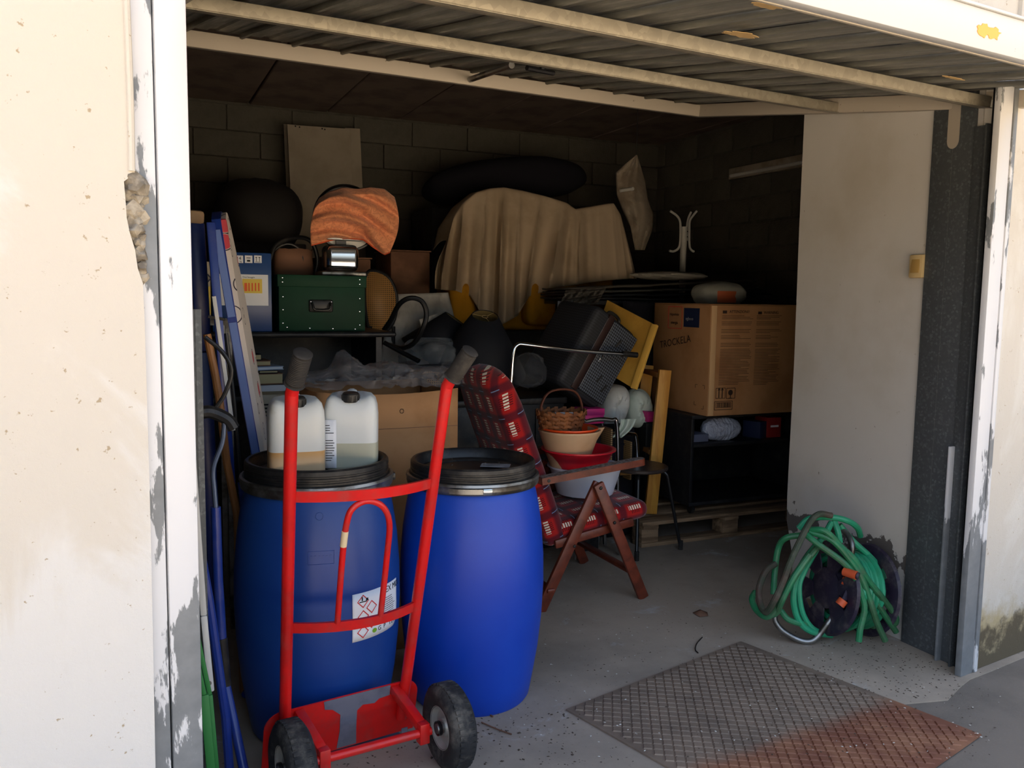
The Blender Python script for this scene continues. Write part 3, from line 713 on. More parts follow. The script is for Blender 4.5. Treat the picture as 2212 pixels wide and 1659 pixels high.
# ================================================================== WHITE CANS ON THE DULL DRUM
def can(name, px, m, label, rot, liquid):
    c = PY(px, 1028, 2.60 if px < 680 else 2.66); zb_ = 0.8305
    c = V((c.x, c.y, zb_))
    o = thing(name, label, 'jerrycan', Matrix.Translation(c) @ Matrix.Rotation(rot, 4, 'Z'), 'white cans on the drum lid')
    def sect(hw, hd, z, n=40, p=5.0, dy=0.0):
        L = []
        for i in range(n):
            a = 2 * math.pi * i / n; ca, sa = math.cos(a), math.sin(a)
            L.append(V((math.copysign(abs(ca) ** (2 / p), ca) * hw, math.copysign(abs(sa) ** (2 / p), sa) * hd + dy, z)))
        return L
    b = B(); rings = []
    for hw, hd, z in [(0.070, 0.055, 0.0), (0.078, 0.063, 0.004), (0.083, 0.068, 0.016), (0.083, 0.068, 0.10), (0.0835, 0.068, 0.17), (0.081, 0.066, 0.20), (0.075, 0.060, 0.222), (0.062, 0.050, 0.236), (0.04, 0.035, 0.241)]:
        rings.append(b.ring(sect(hw, hd, z)))
    b.skin(rings, cap=True)
    for v in b.bm.verts:   # sunken shoulder in front for the neck
        if v.co.z > 0.19 and v.co.y < 0.01: v.co.z -= 0.020 * min(1, (0.01 - v.co.y) / 0.04) * max(0, 1 - (v.co.x / 0.06) ** 2)
    b.build('body', m, o, world=False, ang=60)
    b = B(); b.tube([V((0, -0.012, 0.206)), V((0, -0.004, 0.228)), V((0, 0.02, 0.238)), V((0, 0.045, 0.232)), V((0, 0.058, 0.205))], 0.017, 10, sub=4, flat=0.7); b.build('handle', m, o, world=False)
    nm = Matrix.Translation((0.0, -0.034, 0.212)) @ Matrix.Rotation(0.10, 4, 'X')
    b = B(); b.lathe([(0.021, 0), (0.021, 0.012)], 24, nm); b.build('neck', m, o, world=False)
    b = B(); b.lathe([(0.026, 0.004), (0.0275, 0.008), (0.026, 0.028), (0.022, 0.032), (0, 0.0325)], 28, nm)
    for i in range(14):
        a = 2 * math.pi * i / 14; b.box(nm @ V((0.0268 * math.cos(a), 0.0268 * math.sin(a), 0.016)), (0.004, 0.004, 0.018), Matrix.Rotation(a, 3, 'Z'))
    b.build('cap', 'black_plastic', o, world=False)
    return o
can('jerrycan', 640, 'can_amber', 'white plastic can with amber liquid, left one on the drum lid', -0.08, 1)
o = can('jerrycan', 760, 'can_grey', 'white plastic can with a paper label, right one on the drum lid', -0.30, 2)
b = B(); b.grid(lambda u, v: V((-0.0845 + 0.0, -0.052 + 0.09 * (1 - u) - 0.0, 0.014 + 0.14 * v)), 6, 6); lb = b.build('paper_label', 'paper', o, world=False)
b = B(); b.grid(lambda u, v: V((-0.078 + 0.036 * u, -0.0700, 0.012 + 0.15 * v)), 4, 4); lb = b.build('paper_label', 'paper', o, world=False); solid(lb, 0.0006, 1)
b = B()
for i in range(15):
    w = 0.012 + 0.016 * hsh(i, 5)
    if i in (4, 5): continue
    b.box((-0.075 + w / 2, -0.0712, 0.145 - i * 0.0078), (w, 0.0004, 0.0022))
b.build('label_print', 'ink_black', lb, world=False)

# ================================================================== RED HAND TRUCK
th = math.radians(8); TE = V((math.cos(th), math.sin(th), 0)); TU = V((math.sin(th), -math.cos(th), 0))   # right, towards the user
ln = math.radians(13); TUP = Z * math.cos(ln) + TU * math.sin(ln); TN = TE.cross(TUP)   # TN points to the load
TO = PZ(619, 1555, 0.19)
def tq(px, py):
    p = PP(px, py, TO, TN); return (p - TO).dot(TE), (p - TO).dot(TUP)
def TP_(s, u, out=0.0): return TO + TE * s + TUP * u - TN * out     # out: towards the user
TN_out = -1.0 if TN.dot(TU) > 0 else 1.0
def TT(s, u, out=0.0): return TO + TE * s + TUP * u + TN * (-out if TN.dot(TU) < 0 else out)
truck = thing('hand_truck', 'red tubular hand truck with black grips standing in front of the blue drums', 'hand truck', (TO.x + 0.18, TO.y, 0))
lb_, rb_ = tq(619, 1555), tq(873, 1490)
lt_, rt_ = tq(630, 850), tq(965, 835)
lg_, rg_ = tq(652, 768), tq(1014, 762)
TR = 0.0165
def upright(b0, t0, g0, side):
    base = TT(b0[0], b0[1] - 0.10); bend = TT(t0[0], t0[1]); 
    # the grip runs on upwards and back to the user
    d = (bend - base).normalized()
    tip = PP(*( (655, 762) if side < 0 else (1017, 757) ), bend + TU * 0.075, TU)
    b = B(); b.tube([base, base + d * 0.3, base + d * 0.6, bend - d * 0.05, bend + (tip - bend) * 0.06 - d * 0.0, bend + (tip - bend) * 0.35, bend + (tip - bend) * 0.93], TR, 16, sub=5); u = b.build('upright', 'red', truck)
    a0 = bend + (tip - bend) * 0.22; dv = (tip - a0)
    b = B(); rs = []
    N = 40; pts = [a0 + dv * (i / N) for i in range(N + 1)]
    x, y, zz = basis(dv)
    rings = []
    for i, p in enumerate(pts):
        r = 0.0225 + (0.0012 if (i % 2 and 4 < i < 36) else 0) + (0.004 if i == 1 else 0)
        if i in (0,): r = 0.022
        if i >= N - 1: r = 0.024 if i == N - 1 else 0.021
        rings.append(b.ring([p + x * (r * math.cos(2 * math.pi * j / 20)) + y * (r * math.sin(2 * math.pi * j / 20)) for j in range(20)]))
    b.skin(rings, cap=True); b.build('grip', 'grip', u, ang=50)
    return base, bend
Lb, Lt = upright(lb_, lt_, lg_, -1); Rb, Rt = upright(rb_, rt_, rg_, 1)
def crossbar(l, r, h, bow, m='red'):
    p0, p1 = PP(*l, TO, TN), PP(*r, TO, TN); out = TU
    b = B(); n = 20; rings = []
    for i in range(n + 1):
        t_ = i / n; c = p0.lerp(p1, t_) + out * (bow * 4 * t_ * (1 - t_)); e = TE
        q = [c + TUP * h / 2 + out * 0.006, c + TUP * h / 2 - out * 0.006, c - TUP * h / 2 - out * 0.006, c - TUP * h / 2 + out * 0.006]
        rings.append(b.ring(q))
    b.skin(rings, cap=True); return b.build('crossbar', m, truck)
crossbar((636, 1073), (931, 1043), 0.030, 0.055); crossbar((629, 1356), (894, 1309), 0.030, 0.055)
# inner hoop between the crossbars
def hp(px, py): return PP(px, py, TO + TU * 0.052, TN)
hoop = [hp(729, 1345), hp(740, 1200), hp(749, 1130), hp(762, 1098), hp(793, 1082), hp(826, 1094), hp(841, 1130), hp(836, 1200), hp(822, 1330)]
b = B(); b.tube(hoop, 0.0085, 12, sub=6); hb = b.build('hoop', 'red', truck)
b = B(); b.tube([hp(745.5, 1147), hp(741.5, 1180)], 0.0092, 12); b.build('tape_wrap', 'tape', hb)
# back plate with ears, grey undercoat band and toe plate
PLO = TT(0, 0.02, -0.012); PN = (TN * 1.0)
def bq(px, py): return PP(px, py, PLO, PN)
tl_, tr_ = bq(572, 1548), bq(905, 1463)
pe = (tr_ - tl_).normalized(); wplate = (tr_ - tl_).length; pu = TUP
hpl = 0.185
def plate_pts(w, h, r):
    L = [(0, -h), (w, -h)]
    for i in range(7): a = i / 6 * math.pi / 2; L.append((w - r + r * math.cos(a), -r + r * math.sin(a)))
    for i in range(7): a = math.pi / 2 + i / 6 * math.pi / 2; L.append((r + r * math.cos(a), -r + r * math.sin(a)))
    return L
pz = pe.cross(pu)
b = B(); b.prism(plate_pts(wplate, hpl, 0.05), M4(tl_, pe, pu, pz), -0.004 if pz.dot(TU) > 0 else 0.004); bp = b.build('back_plate', 'red', truck)
sg = 1 if pz.dot(TU) > 0 else -1
b = B(); gp = []
for x, y in [(0.36, 0), (0.80, 0), (0.80, -0.035), (0.73, -0.038), (0.70, -0.05), (0.62, -0.045), (0.585, -0.06), (0.59, -0.12), (0.60, hpl * -0.97), (0.47, hpl * -0.97), (0.48, -0.12), (0.475, -0.06), (0.42, -0.035), (0.37, -0.028)]: gp.append((wplate * x, y - 0.001))
b.prism(gp, M4(tl_ + pz * (0.0006 * sg), pe, pu, pz * sg), 0.0008); b.build('bare_patch', 'silver_paint', bp)
b0 = tl_ + pe * 0.03 - pu * hpl; b1 = tl_ + pe * (wplate - 0.03) - pu * hpl
zt = 0.006
t0 = V((b0.x, b0.y, zt)); t1 = V((b1.x, b1.y, zt)); nl = -TU
b = B(); b.prism([(0, 0), ((t1 - t0).length, 0), ((t1 - t0).length, 0.10), (0, 0.10)], M4(t0, TE, -TU, Z), 0.005)
b.beam(b0 - pu * -0.01, t0, 0.02, 0.004); b.beam(b1 + pu * 0.01, t1, 0.02, 0.004); b.build('toe_plate', 'silver_paint', truck)
# axle, brackets, wheels
WR = 0.125
aL, aR = PZ(690, 1642, WR), PZ(922, 1580, WR)
ad = V((aR.x - aL.x, aR.y - aL.y, 0)).normalized(); aL.z = aR.z = WR
ext0, ext1 = aL - ad * 0.075, aR + ad * 0.06
b = B(); b.tube([aL - ad * 0.012, aR + ad * 0.012], 0.0125, 14); b.build('axle', 'red', truck)
for px0, ax in (((645, 1540), aL + ad * 0.012), ((852, 1488), aR - ad * 0.012)):
    s0_ = bq(*px0); b = B(); b.beam(s0_, ax + V((0, 0, 0.012)), 0.028, 0.026, Z, 0.002); b.box(ax, (0.03, 0.03, 0.06), Matrix.Rotation(th, 3, 'Z'), 0.002); b.build('axle_bracket', 'red', truck)
for c in (aL - ad * 0.072, aR + ad * 0.072):
    x, y, zz = basis(ad); m = M4(c, x, y, zz)
    b = B(); b.lathe([(0.060, -0.030), (0.078, -0.038), (0.10, -0.040), (0.117, -0.030), (0.1235, -0.012), (0.125, 0), (0.1235, 0.012), (0.117, 0.030), (0.10, 0.040), (0.078, 0.038), (0.060, 0.030)], 56, m)
    for i in range(44):
        a = 2 * math.pi * i / 44
        for s_ in (-1, 1):
            p = V((0.1205 * math.cos(a + s_ * .03), 0.1205 * math.sin(a + s_ * .03), s_ * 0.014)); b.box(m @ p, (0.0075, 0.011, 0.020), m.to_3x3() @ Matrix.Rotation(a, 3, 'Z'))
    wh = b.build('wheel', 'rubber', truck, ang=40)
    b = B(); b.lathe([(0.0, -0.020), (0.024, -0.022), (0.030, -0.012), (0.052, -0.014), (0.062, -0.032), (0.064, -0.030), (0.064, 0.030), (0.052, 0.014), (0.030, 0.012), (0.0, 0.020)], 40, m); b.build('rim', mat('wheel_rim_paint', (168, 166, 158), .45, .4, dust=.2), wh)
    b = B(); b.lathe([(0.0, -0.042), (0.014, -0.042), (0.016, -0.036), (0.016, 0.036), (0.0, 0.038)], 20, m); b.build('hub', 'steel', wh)
    b = B(); b.lathe([(0.017, -0.038), (0.021, -0.040), (0.021, -0.030), (0.017, -0.028)], 20, m); b.build('washer', 'black_metal', wh)

# ================================================================== TREAD PLATE ON THE THRESHOLD
c0, c1, c2_ = PZ(1600, 1388), PZ(1240, 1545), PZ(2120, 1590)
ex = (c2_ - c0).normalized(); ey_ = (c1 - c0); ey_ = (ey_ - ex * ey_.dot(ex)).normalized()
LX, LY = (c2_ - c0).length, (c1 - c0).length
pm = M4(V((c0.x, c0.y, 0.0005)), ey_, ex, ey_.cross(ex))
up_ = 1 if ey_.cross(ex).z > 0 else -1
pm = M4(V((c0.x, c0.y, 0.0005)), ey_, ex, V((0, 0, 1)))
plate = thing('tread_plate', 'rusty diamond-pattern steel plate lying across the garage threshold', 'metal plate', Matrix.Translation((c0.x, c0.y, 0)) )
def plc(x, y, z): return V((c0.x, c0.y, 0)) + ey_ * x + ex * y + V((0, 0, z))
b = B(); vs = [(0, 0), (LY, 0), (LY, LX), (0, LX)]
b.skin([b.ring([plc(x, y, 0.001) for x, y in vs]), b.ring([plc(x, y, 0.006) for x, y in vs])], cap=True)
sheet_o = b.build('base_sheet', 'plate', plate)
b = B(); st = 0.031; n = int(LX / st * 1.6)
for i in range(-n, n):
    for j in range(-n, n):
        cx, cy = LY / 2 + (i + j) * st * 0.7071, LX / 2 + (i - j) * st * 0.7071
        if not (0.02 < cx < LY - 0.02 and 0.02 < cy < LX - 0.02): continue
        lo = []; hi = []
        for k_ in range(4):
            a = math.pi / 2 * k_; lo.append(plc(cx + 0.0195 * math.cos(a), cy + 0.0195 * math.sin(a), 0.006)); hi.append(plc(cx + 0.0168 * math.cos(a), cy + 0.0168 * math.sin(a), 0.0095))
        A_, B__ = b.ring(lo), b.ring(hi); b.skin([A_, B__]); b.bm.faces.new(B__)
tr = b.build('tread', 'plate', plate, ang=10); tr['kind'] = 'stuff'
tmx = M4(V((c0.x, c0.y, 0)), ey_, ex, V((0, 0, 1)))

# ================================================================== HOSE REEL
CR = lambda x, y: (1560 + x / 3.393, 1060 + y / 3.393)
reel = thing('hose_reel', 'wheeled garden hose reel with a dark drum and grey tube frame beside the stub wall', 'hose reel', (2.6, 2.62, 0))
rc = PD(*CR(800, 780), 3.50); rc.z = 0.215
ra = V((-0.96, 0.10, 0.12)).normalized(); x, y, zz = basis(ra)
for side, off in ((1, 0.03), (-1, -0.17)):
    m = M4(rc + ra * off, x, y, zz)
    b = B(); N = 48; R0, R1 = 0.055, 0.185
    # disc with six oval windows
    def holed(zo):
        ringsO = []; return None
    b.lathe([(0.0, 0.006), (0.05, 0.010), (0.07, 0.002), (0.082, 0.0)], N, m)
    for i in range(6):   # spokes between windows
        a = 2 * math.pi * i / 6 + 0.3
        p = [V((r_ * math.cos(a + d_), r_ * math.sin(a + d_), 0)) for r_, d_ in ((0.078, -0.32), (0.078, 0.32), (0.145, 0.34), (0.145, -0.34))]
        lo = b.ring([m @ (q - V((0, 0, 0.003))) for q in p]); hi = b.ring([m @ (q + V((0, 0, 0.003))) for q in p]); b.skin([lo, hi], cap=True)
    b.lathe([(0.138, -0.004), (0.138, 0.004), (0.16, 0.006), (0.182, 0.002), (0.19, -0.008), (0.186, -0.012), (0.16, -0.004), (0.138, -0.004)], N, m)
    b.build('drum_flange', 'reel', reel)
m = M4(rc, x, y, zz)
b = B(); b.lathe([(0.085, -0.17), (0.085, 0.03)], 32, m); b.build('drum_core', 'reel', reel)
def cpath(L, w, dw=None): return [PD(*CR(a, c), w + (dw[i] if dw else 0)) for i, (a, c) in enumerate(L)]
b = B(); fr_ = cpath([(388, 900), (392, 960), (450, 1030), (560, 1092), (640, 1104), (700, 1068), (790, 950), (872, 845), (900, 790)], 3.40)
gz = [0.16, 0.075, 0.03, 0.0145, 0.0145, 0.03, 0.10, 0.18, 0.215]
fr_ = [PZ(*CR(a, c), z_) if 0 else PP(*CR(a, c), PZ(*CR(600, 1108), 0.012), V((-0.55, -0.83, 0.25)).normalized()) for (a, c), z_ in zip([(388, 900), (392, 960), (450, 1030), (560, 1092), (640, 1104), (700, 1068), (790, 950), (872, 845), (900, 790)], gz)]
b.tube(fr_, 0.0115, 12, sub=6); b.build('foot_tube', 'steel', reel)
b = B(); b.tube([PD(*CR(a, c), 3.44 + d) for a, c, d in [(760, 300, .15), (830, 285, .1), (880, 290, .06), (925, 330, .03), (952, 400, 0), (945, 490, 0), (925, 640, 0), (930, 760, 0)]], 0.0115, 12, sub=5); b.build('handle_tube', 'steel', reel)
b = B(); b.tube([PD(*CR(890, 800), 3.37), PD(*CR(960, 640), 3.39), PD(*CR(910, 590), 3.39)], 0.012, 8); b.build('crank_arm', 'reel', reel)
def cyl2(p0, p1, r, name, m_, par, n=14):
    bb = B(); bb.tube([p0, p1], r, n); return bb.build(name, m_, par)
cyl2(PD(*CR(893, 592), 3.34), PD(*CR(985, 622), 3.30), 0.017, 'crank_grip', 'orange_plastic', reel)
cyl2(PD(*CR(985, 620), 3.30), PD(*CR(1003, 628), 3.295), 0.014, 'grip_end', 'reel', reel)
cyl2(PD(*CR(860, 838), 3.36), PD(*CR(890, 800), 3.36), 0.019, 'joint_collar', 'orange_plastic', reel)
cyl2(PD(*CR(968, 838), 3.36), PD(*CR(962, 740), 3.36), 0.018, 'joint_collar', 'orange_plastic', reel)
cyl2(PD(*CR(900, 690), 3.40), PD(*CR(915, 640), 3.40), 0.016, 'joint_collar', 'orange_plastic', reel)
cyl2(PD(*CR(985, 850), 3.38), PD(*CR(1015, 920), 3.40), 0.010, 'frame_strut', 'steel', reel)
# the hose: windings on the drum and thrown-over strands
strands = [
 ('green_hose_b', 3.46, [(560, 275, .05), (640, 205, .03), (800, 195, 0), (920, 222, 0), (990, 270, .03), (1012, 330, .08)]),
 ('green_hose_b', 3.44, [(800, 235, .03), (745, 330, 0), (610, 500, -.02), (545, 640, -.03), (522, 800, -.03), (560, 950, -.02), (650, 1030, 0), (800, 1060, .05)]),
 ('green_hose', 3.36, [(645, 285, .04), (760, 300, 0), (880, 420, 0), (965, 500, -.01), (1065, 650, 0), (1185, 800, .03), (1270, 920, .05), (1262, 975, .06), (1215, 955, .07)]),
 ('green_hose', 3.34, [(590, 300, .06), (700, 390, .02), (880, 520, 0), (965, 620, 0), (1012, 740, 0), (1042, 860, 0), (1012, 1010, 0), (1000, 1105, 0)]),
 ('green_hose', 3.35, [(640, 300, .05), (800, 360, .01), (930, 500, 0), (1022, 640, 0), (1082, 800, 0), (1132, 960, .01), (1195, 1100, .02)]),
 ('green_hose_b', 3.50, [(860, 250, 0), (960, 370, 0), (1080, 480, .0), (1162, 580, .02), (1182, 680, .04), (1150, 730, .08)]),
 ('green_hose', 3.38, [(720, 390, .02), (580, 560, 0), (480, 720, 0), (400, 860, 0), (330, 925, .02), (255, 880, .06), (218, 800, .10), (240, 745, .14)]),
 ('green_hose_b', 3.45, [(820, 220, .02), (848, 300, 0), (862, 380, 0)]),
 ('green_hose_b', 3.47, [(690, 430, 0), (605, 580, -.02), (562, 700, -.03), (582, 880, -.03), (650, 1000, -.02), (740, 1050, 0)]),
 ('green_hose', 3.42, [(600, 325, .03), (470, 345, .05), (412, 420, .08), (385, 600, .08), (375, 760, .06)]),
 ('green_hose', 3.36, [(640, 470, .02), (520, 640, 0), (440, 800, 0), (390, 900, .03), (300, 905, .08), (275, 820, .12)]),
 ('green_hose', 3.38, [(1062, 690, .02), (1150, 850, .02), (1275, 1035, .04)]),
 ('brown_hose', 3.33, [(800, 182, .10), (710, 172, .08), (640, 235, .04), (560, 390, 0), (500, 520, -.01), (440, 680, -.01), (385, 800, 0), (325, 890, .03), (282, 840, .07), (270, 720, .10), (320, 590, .12), (392, 535, .14)]),
 ('green_hose', 3.42, [(430, 880, .03), (480, 940, .01), (560, 970, 0), (640, 985, .04)]),
 ('green_hose', 3.46, [(1050, 780, 0), (1085, 900, 0), (1110, 1000, .02)]),
]
hose = thing('garden_hose', 'tangle of green and brown garden hose thrown over the reel by the stub wall', 'hose', (2.6, 2.6, 0))
for m_, w, L in strands:
    P_ = [PD(*CR(a, c), w + d) for a, c, d in L]
    for q in P_: q.z = max(q.z, 0.016); q.x = min(q.x, 2.835)
    b = B(); b.tube(P_, 0.0125, 10, sub=6); b.build('strand', m_, hose)
b = B()
P_ = []
for i in range(7 * 24):
    a = 2 * math.pi * i / 24; t_ = i / (7 * 24); P_.append(rc + ra * (0.0 - 0.14 * t_) + (x * math.cos(a) + y * math.sin(a)) * (0.125 + 0.04 * (hsh(int(i / 24)))))
b.tube(P_, 0.0125, 8); b.build('winding', 'green_hose_b', hose)

# ================================================================== LEFT SIDE: IRONING BOARD, POLES, UPRIGHT
# ironing board standing on its foot, seen nearly edge-on
yb_ = 3.02
T0, T1 = PY(573, 1042, yb_), PY(470, 452, yb_)
ua_ = (T1 - T0).normalized(); wb_ = V((0.20, 0.98, 0)); wb_ = (wb_ - ua_ * wb_.dot(ua_)).normalized(); nb_ = ua_.cross(wb_)
if nb_.x < 0: nb_ = -nb_
LB = (T1 - T0).length
ib = thing('ironing_board', 'blue ironing board with a white patterned cover leaning upright by the left jamb', 'ironing board', (T0.x, T0.y + 0.1, 0))
bw = 0.30
def board_outline(w, L, cut=0.0):
    pl = [(0.0, 0.02), (0.02, 0.0), (w - 0.02, 0.0), (w, 0.02), (w, L * 0.55)]
    for i in range(1, 9):
        t_ = i / 8; pl.append((w - (w * 0.42) * t_ ** 2.0, L * 0.55 + L * 0.43 * t_))
    pl += [(w * 0.5, L), (w * 0.35, L)]
    for i in range(8, -1, -1):
        t_ = i / 8; pl.append((w * 0.16 * t_ ** 2.0, L * 0.55 + L * 0.42 * t_))
    return pl
om = M4(T0 - nb_ * 0.024, wb_, ua_, wb_.cross(ua_))
sgn = 1 if wb_.cross(ua_).dot(nb_) > 0 else -1
b = B(); b.prism(board_outline(bw, LB), M4(T0 - nb_ * 0.030, wb_, ua_, wb_.cross(ua_)), 0.030 * sgn); b.build('top', 'blue_metal', ib)
b = B(); b.prism(board_outline(bw - 0.006, LB - 0.01), M4(T0 + wb_ * 0.003 + ua_ * 0.005, wb_, ua_, wb_.cross(ua_)), 0.016 * sgn); b.build('cover', 'board_cover', ib)
for u0_, u1_ in ((0.62, 0.93), (0.08, 0.60)):
    b = B(); e0 = T0 + ua_ * (LB * u0_) - wb_ * 0.002 - nb_ * 0.015; e1 = T0 + ua_ * (LB * u1_) - wb_ * 0.002 - nb_ * 0.015
    b.beam(e0, e1, 0.004, 0.024, nb_); b.build('edge_tape', 'blue_light', ib)
lg0, lg1 = PY(524, 1000, yb_ - 0.03), PY(450, 500, yb_ - 0.03)
b = B(); b.beam(PY(500, 1046, yb_), PY(455, 480, yb_), 0.028, 0.014, V((0, 1, 0)), 0.003); b.build('leg', 'blue_metal', ib)
b = B(); b.beam(PY(504, 930, yb_ - 0.012), PY(462, 640, yb_ - 0.012), 0.013, 0.006, V((0, 1, 0)), 0.001); b.build('leg_stripe', 'white_metal', ib)
b = B(); b.tube([PY(488, 720, yb_), PY(505, 860, yb_), PY(520, 1040, yb_)], 0.007, 10); b.build('leg', 'black_metal', ib)
b = B(); b.tube([PY(450, 684, yb_ - 0.01), PY(486, 690, yb_ - 0.01)], 0.005, 8); b.build('hinge_rod', 'steel', ib)
b = B(); fb = PY(540, 1040, yb_)
b.tube([V((fb.x - 0.03, fb.y, fb.z)), V((fb.x + 0.03, fb.y + 0.02, 0.02))], 0.012, 10); b.tube([V((fb.x - 0.04, fb.y - 0.1, 0.014)), V((fb.x + 0.1, fb.y + 0.25, 0.014))], 0.013, 10); b.build('foot', 'blue_metal', ib)
# second folded board behind
y2 = 3.32
b = B(); b.beam(PY(440, 760, y2), PY(424, 482, y2), 0.055, 0.035, V((0, 1, 0)), 0.006); o = thing('folded_lounger', 'blue folded frame with a cream end cap leaning behind the ironing board', 'folded frame', (PY(440, 760, y2).x, y2, 0))
b.build('frame', 'blue_metal', o)
b = B(); c = PY(423, 470, y2); b.box(c, (0.055, 0.04, 0.05), Matrix.Rotation(0.05, 3, 'Y'), 0.012); b.build('end_cap', 'cream_plastic', o)
b = B(); q = PY(440, 760, y2); b.beam(q, V((q.x + 0.03, q.y, 0.0)), 0.05, 0.03, V((0, 1, 0)), 0.006); b.build('frame_foot', 'blue_metal', o)
# yellow and blue carton on a shelf behind
y3 = 3.6; a0, a1 = PY(405, 690, y3), PY(447, 565, y3)
bx = thing('detergent_carton', 'yellow and white carton half hidden behind the left jamb', 'carton', (a0.x, y3 + 0.1, a0.z))
b = B(); b.box(((a0.x + a1.x) / 2 - 0.06, y3 + 0.1, (a0.z + a1.z) / 2), (0.22, 0.2, a1.z - a0.z), None, 0.004); b.build('body', mat('carton_pale', (170, 160, 140), 0.7), bx)
b = B(); b.box(((a0.x + a1.x) / 2 - 0.06, y3 - 0.001, a0.z + 0.075), (0.218, 0.003, 0.11)); b.build('yellow_band', 'ink_yellow', bx)
b = B(); b.text('OX', 0.05, M4(V((a1.x - 0.045, y3 - 0.0025, a0.z + 0.145)), V((1, 0, 0)), Z, V((0, -1, 0)))); b.build('lettering', 'paper_blue', bx)
b = B(); b.box((a0.x, y3 + 0.12, a0.z - 0.012), (0.34, 0.30, 0.02))
for dx in (-0.15, 0.15):
    for dy in (-0.02, 0.25): b.box((a0.x + dx, y3 + dy, (a0.z - 0.02) / 2), (0.025, 0.025, a0.z - 0.02))
single(b, 'side_shelf', 'steel', 'narrow steel shelf under the yellow carton at the left wall', 'shelf')
# perforated upright
yu = 2.32
u0p, u1p = PY(417, 1200, yu), PY(417, 668, yu)
up_o = thing('slotted_upright', 'grey slotted steel shelf post standing just inside the left jamb', 'shelf post', (u0p.x, yu, 0))
xw = 0.036; xl = u0p.x - 0.004
b = B(); zt_ = u1p.z
b.box((xl + 0.004, yu, zt_ / 2), (0.008, 0.003, zt_)); b.box((xl + xw - 0.011, yu, zt_ / 2), (0.022, 0.003, zt_)); b.box((xl + xw, yu + 0.018, zt_ / 2), (0.003, 0.036, zt_))
nh = int(zt_ / 0.063)
for i in range(nh + 1):
    zc = zt_ - 0.022 - i * 0.063
    if zc > 0.02: b.box((xl + 0.0115, yu, zc), (0.009, 0.003, 0.046))
b.build('post', MT['zinc_panel'], up_o)
b = B(); b.box((xl + xw * 0.66, yu - 0.003, zt_ / 2), (0.004, 0.004, zt_)); b.build('fold_ridge', MT['zinc_panel'], up_o)
b = B(); b.box((xl + xw / 2, yu + 0.02, 0.004), (0.06, 0.06, 0.008)); b.build('foot', 'black_plastic', up_o)
# broom handle, trimmer and other long tools
yt = 2.46
def pole(name, m, pts, r, label, cat, y=yt, n=10, sub=0):
    P_ = [PY(a, c, y + (d[0] if d else 0)) for a, c, *d in pts]
    last = P_[-1]
    if last.z > 0.03: P_.append(V((last.x + 0.01, last.y, 0.012)))
    b = B(); b.tube(P_, r, n, sub=sub); return single(b, name, m, label, cat)
pole('wooden_broom', 'pole_wood', [(447, 722), (463, 800), (474, 862), (490, 1000), (512, 1110)], 0.013, 'upturned wooden broomstick leaning beside the ironing board legs', 'broom', 2.95)
tm = thing('grass_trimmer', 'blue-shafted garden trimmer with a grey bar and black grip at the left jamb', 'garden tool', (PY(520, 1640, yt).x, yt, 0))
b = B(); b.tube([PY(466, 1095, yt), PY(471, 1250, yt), PY(479, 1380, yt)], 0.0135, 12); b.build('shaft', 'blue_metal', tm)
b = B(); b.tube([PY(478, 1378, yt), PY(487, 1480, yt)], 0.0165, 12); b.build('sleeve', 'black_plastic', tm)
e0 = PY(487, 1478, yt); e1 = PY(525, 1655, yt - 0.1); e1.z = max(0.02, e1.z)
b = B(); b.tube([e0, e1, V((e1.x + 0.012, e1.y - 0.03, 0.012))], 0.0135, 12); b.build('shaft', 'blue_metal', tm)
b = B(); b.tube([PY(485, 905, yt), PY(480, 955, yt), PY(461, 1010, yt), PY(463, 1060, yt), PY(466, 1098, yt)], 0.011, 10, sub=5, flat=0.6); b.build('curved_bar', 'grey_bar', tm)
b = B(); b.tube([PY(427, 893, yt), PY(455, 890, yt), PY(490, 905, yt), PY(505, 925, yt)], 0.018, 10, sub=4); b.build('grip', 'black_plastic', tm)
b = B(); b.tube([PY(443, 728, yt), PY(480, 760, yt), PY(500, 800, yt), PY(486, 850, yt), PY(460, 890, yt)], 0.006, 8, sub=5); b.build('cable', 'black_plastic', tm)
pole('blue_pole', 'blue_metal', [(432, 1185), (452, 1300), (487, 1545)], 0.0125, 'plain blue metal pole leaning low beside the trimmer shaft', 'pole', 2.36)
wp = thing('white_bracket', 'white painted flat bracket hanging end-down beside the blue pole', 'bracket', (PY(455, 1490, 2.3).x, 2.3, 0))
b = B(); q0, q1 = PY(440, 1330, 2.3), PY(456, 1494, 2.3); b.beam(q0, q1, 0.017, 0.008, V((0, 1, 0)), 0.004); b.beam(q0, V((q0.x - 0.02, q0.y, 1.0)), 0.017, 0.008, V((0, 1, 0)), 0.004); b.build('bar', 'white_metal', wp)
b = B(); b.tube([PY(453, 1475, 2.296) + V((0, -0.004, 0)), PY(453, 1475, 2.296) + V((0, 0.004, 0))], 0.005, 10); b.build('bolt', 'steel', wp)
for i, (px, lab) in enumerate(((446, 'green plastic garden broom standing on the floor by the left jamb, nearer one'), (458, 'narrow green plastic rake behind the green broom at the left jamb'))):
    b = B(); q0 = PY(px - 5, 1500, 2.20 + i * .05); q1 = PY(px + 12, 1690, 2.20 + i * .05); q1.z = max(0.01, q1.z)
    b.beam(q0, q1, 0.022 - i * .008, 0.012, V((0, 1, 0)), 0.003); b.beam(q0, q0 + V((-0.05, 0.02, 0.3)), 0.012, 0.012, V((0, 1, 0)), 0.003); single(b, 'garden_broom', 'green_plastic', lab, 'broom')

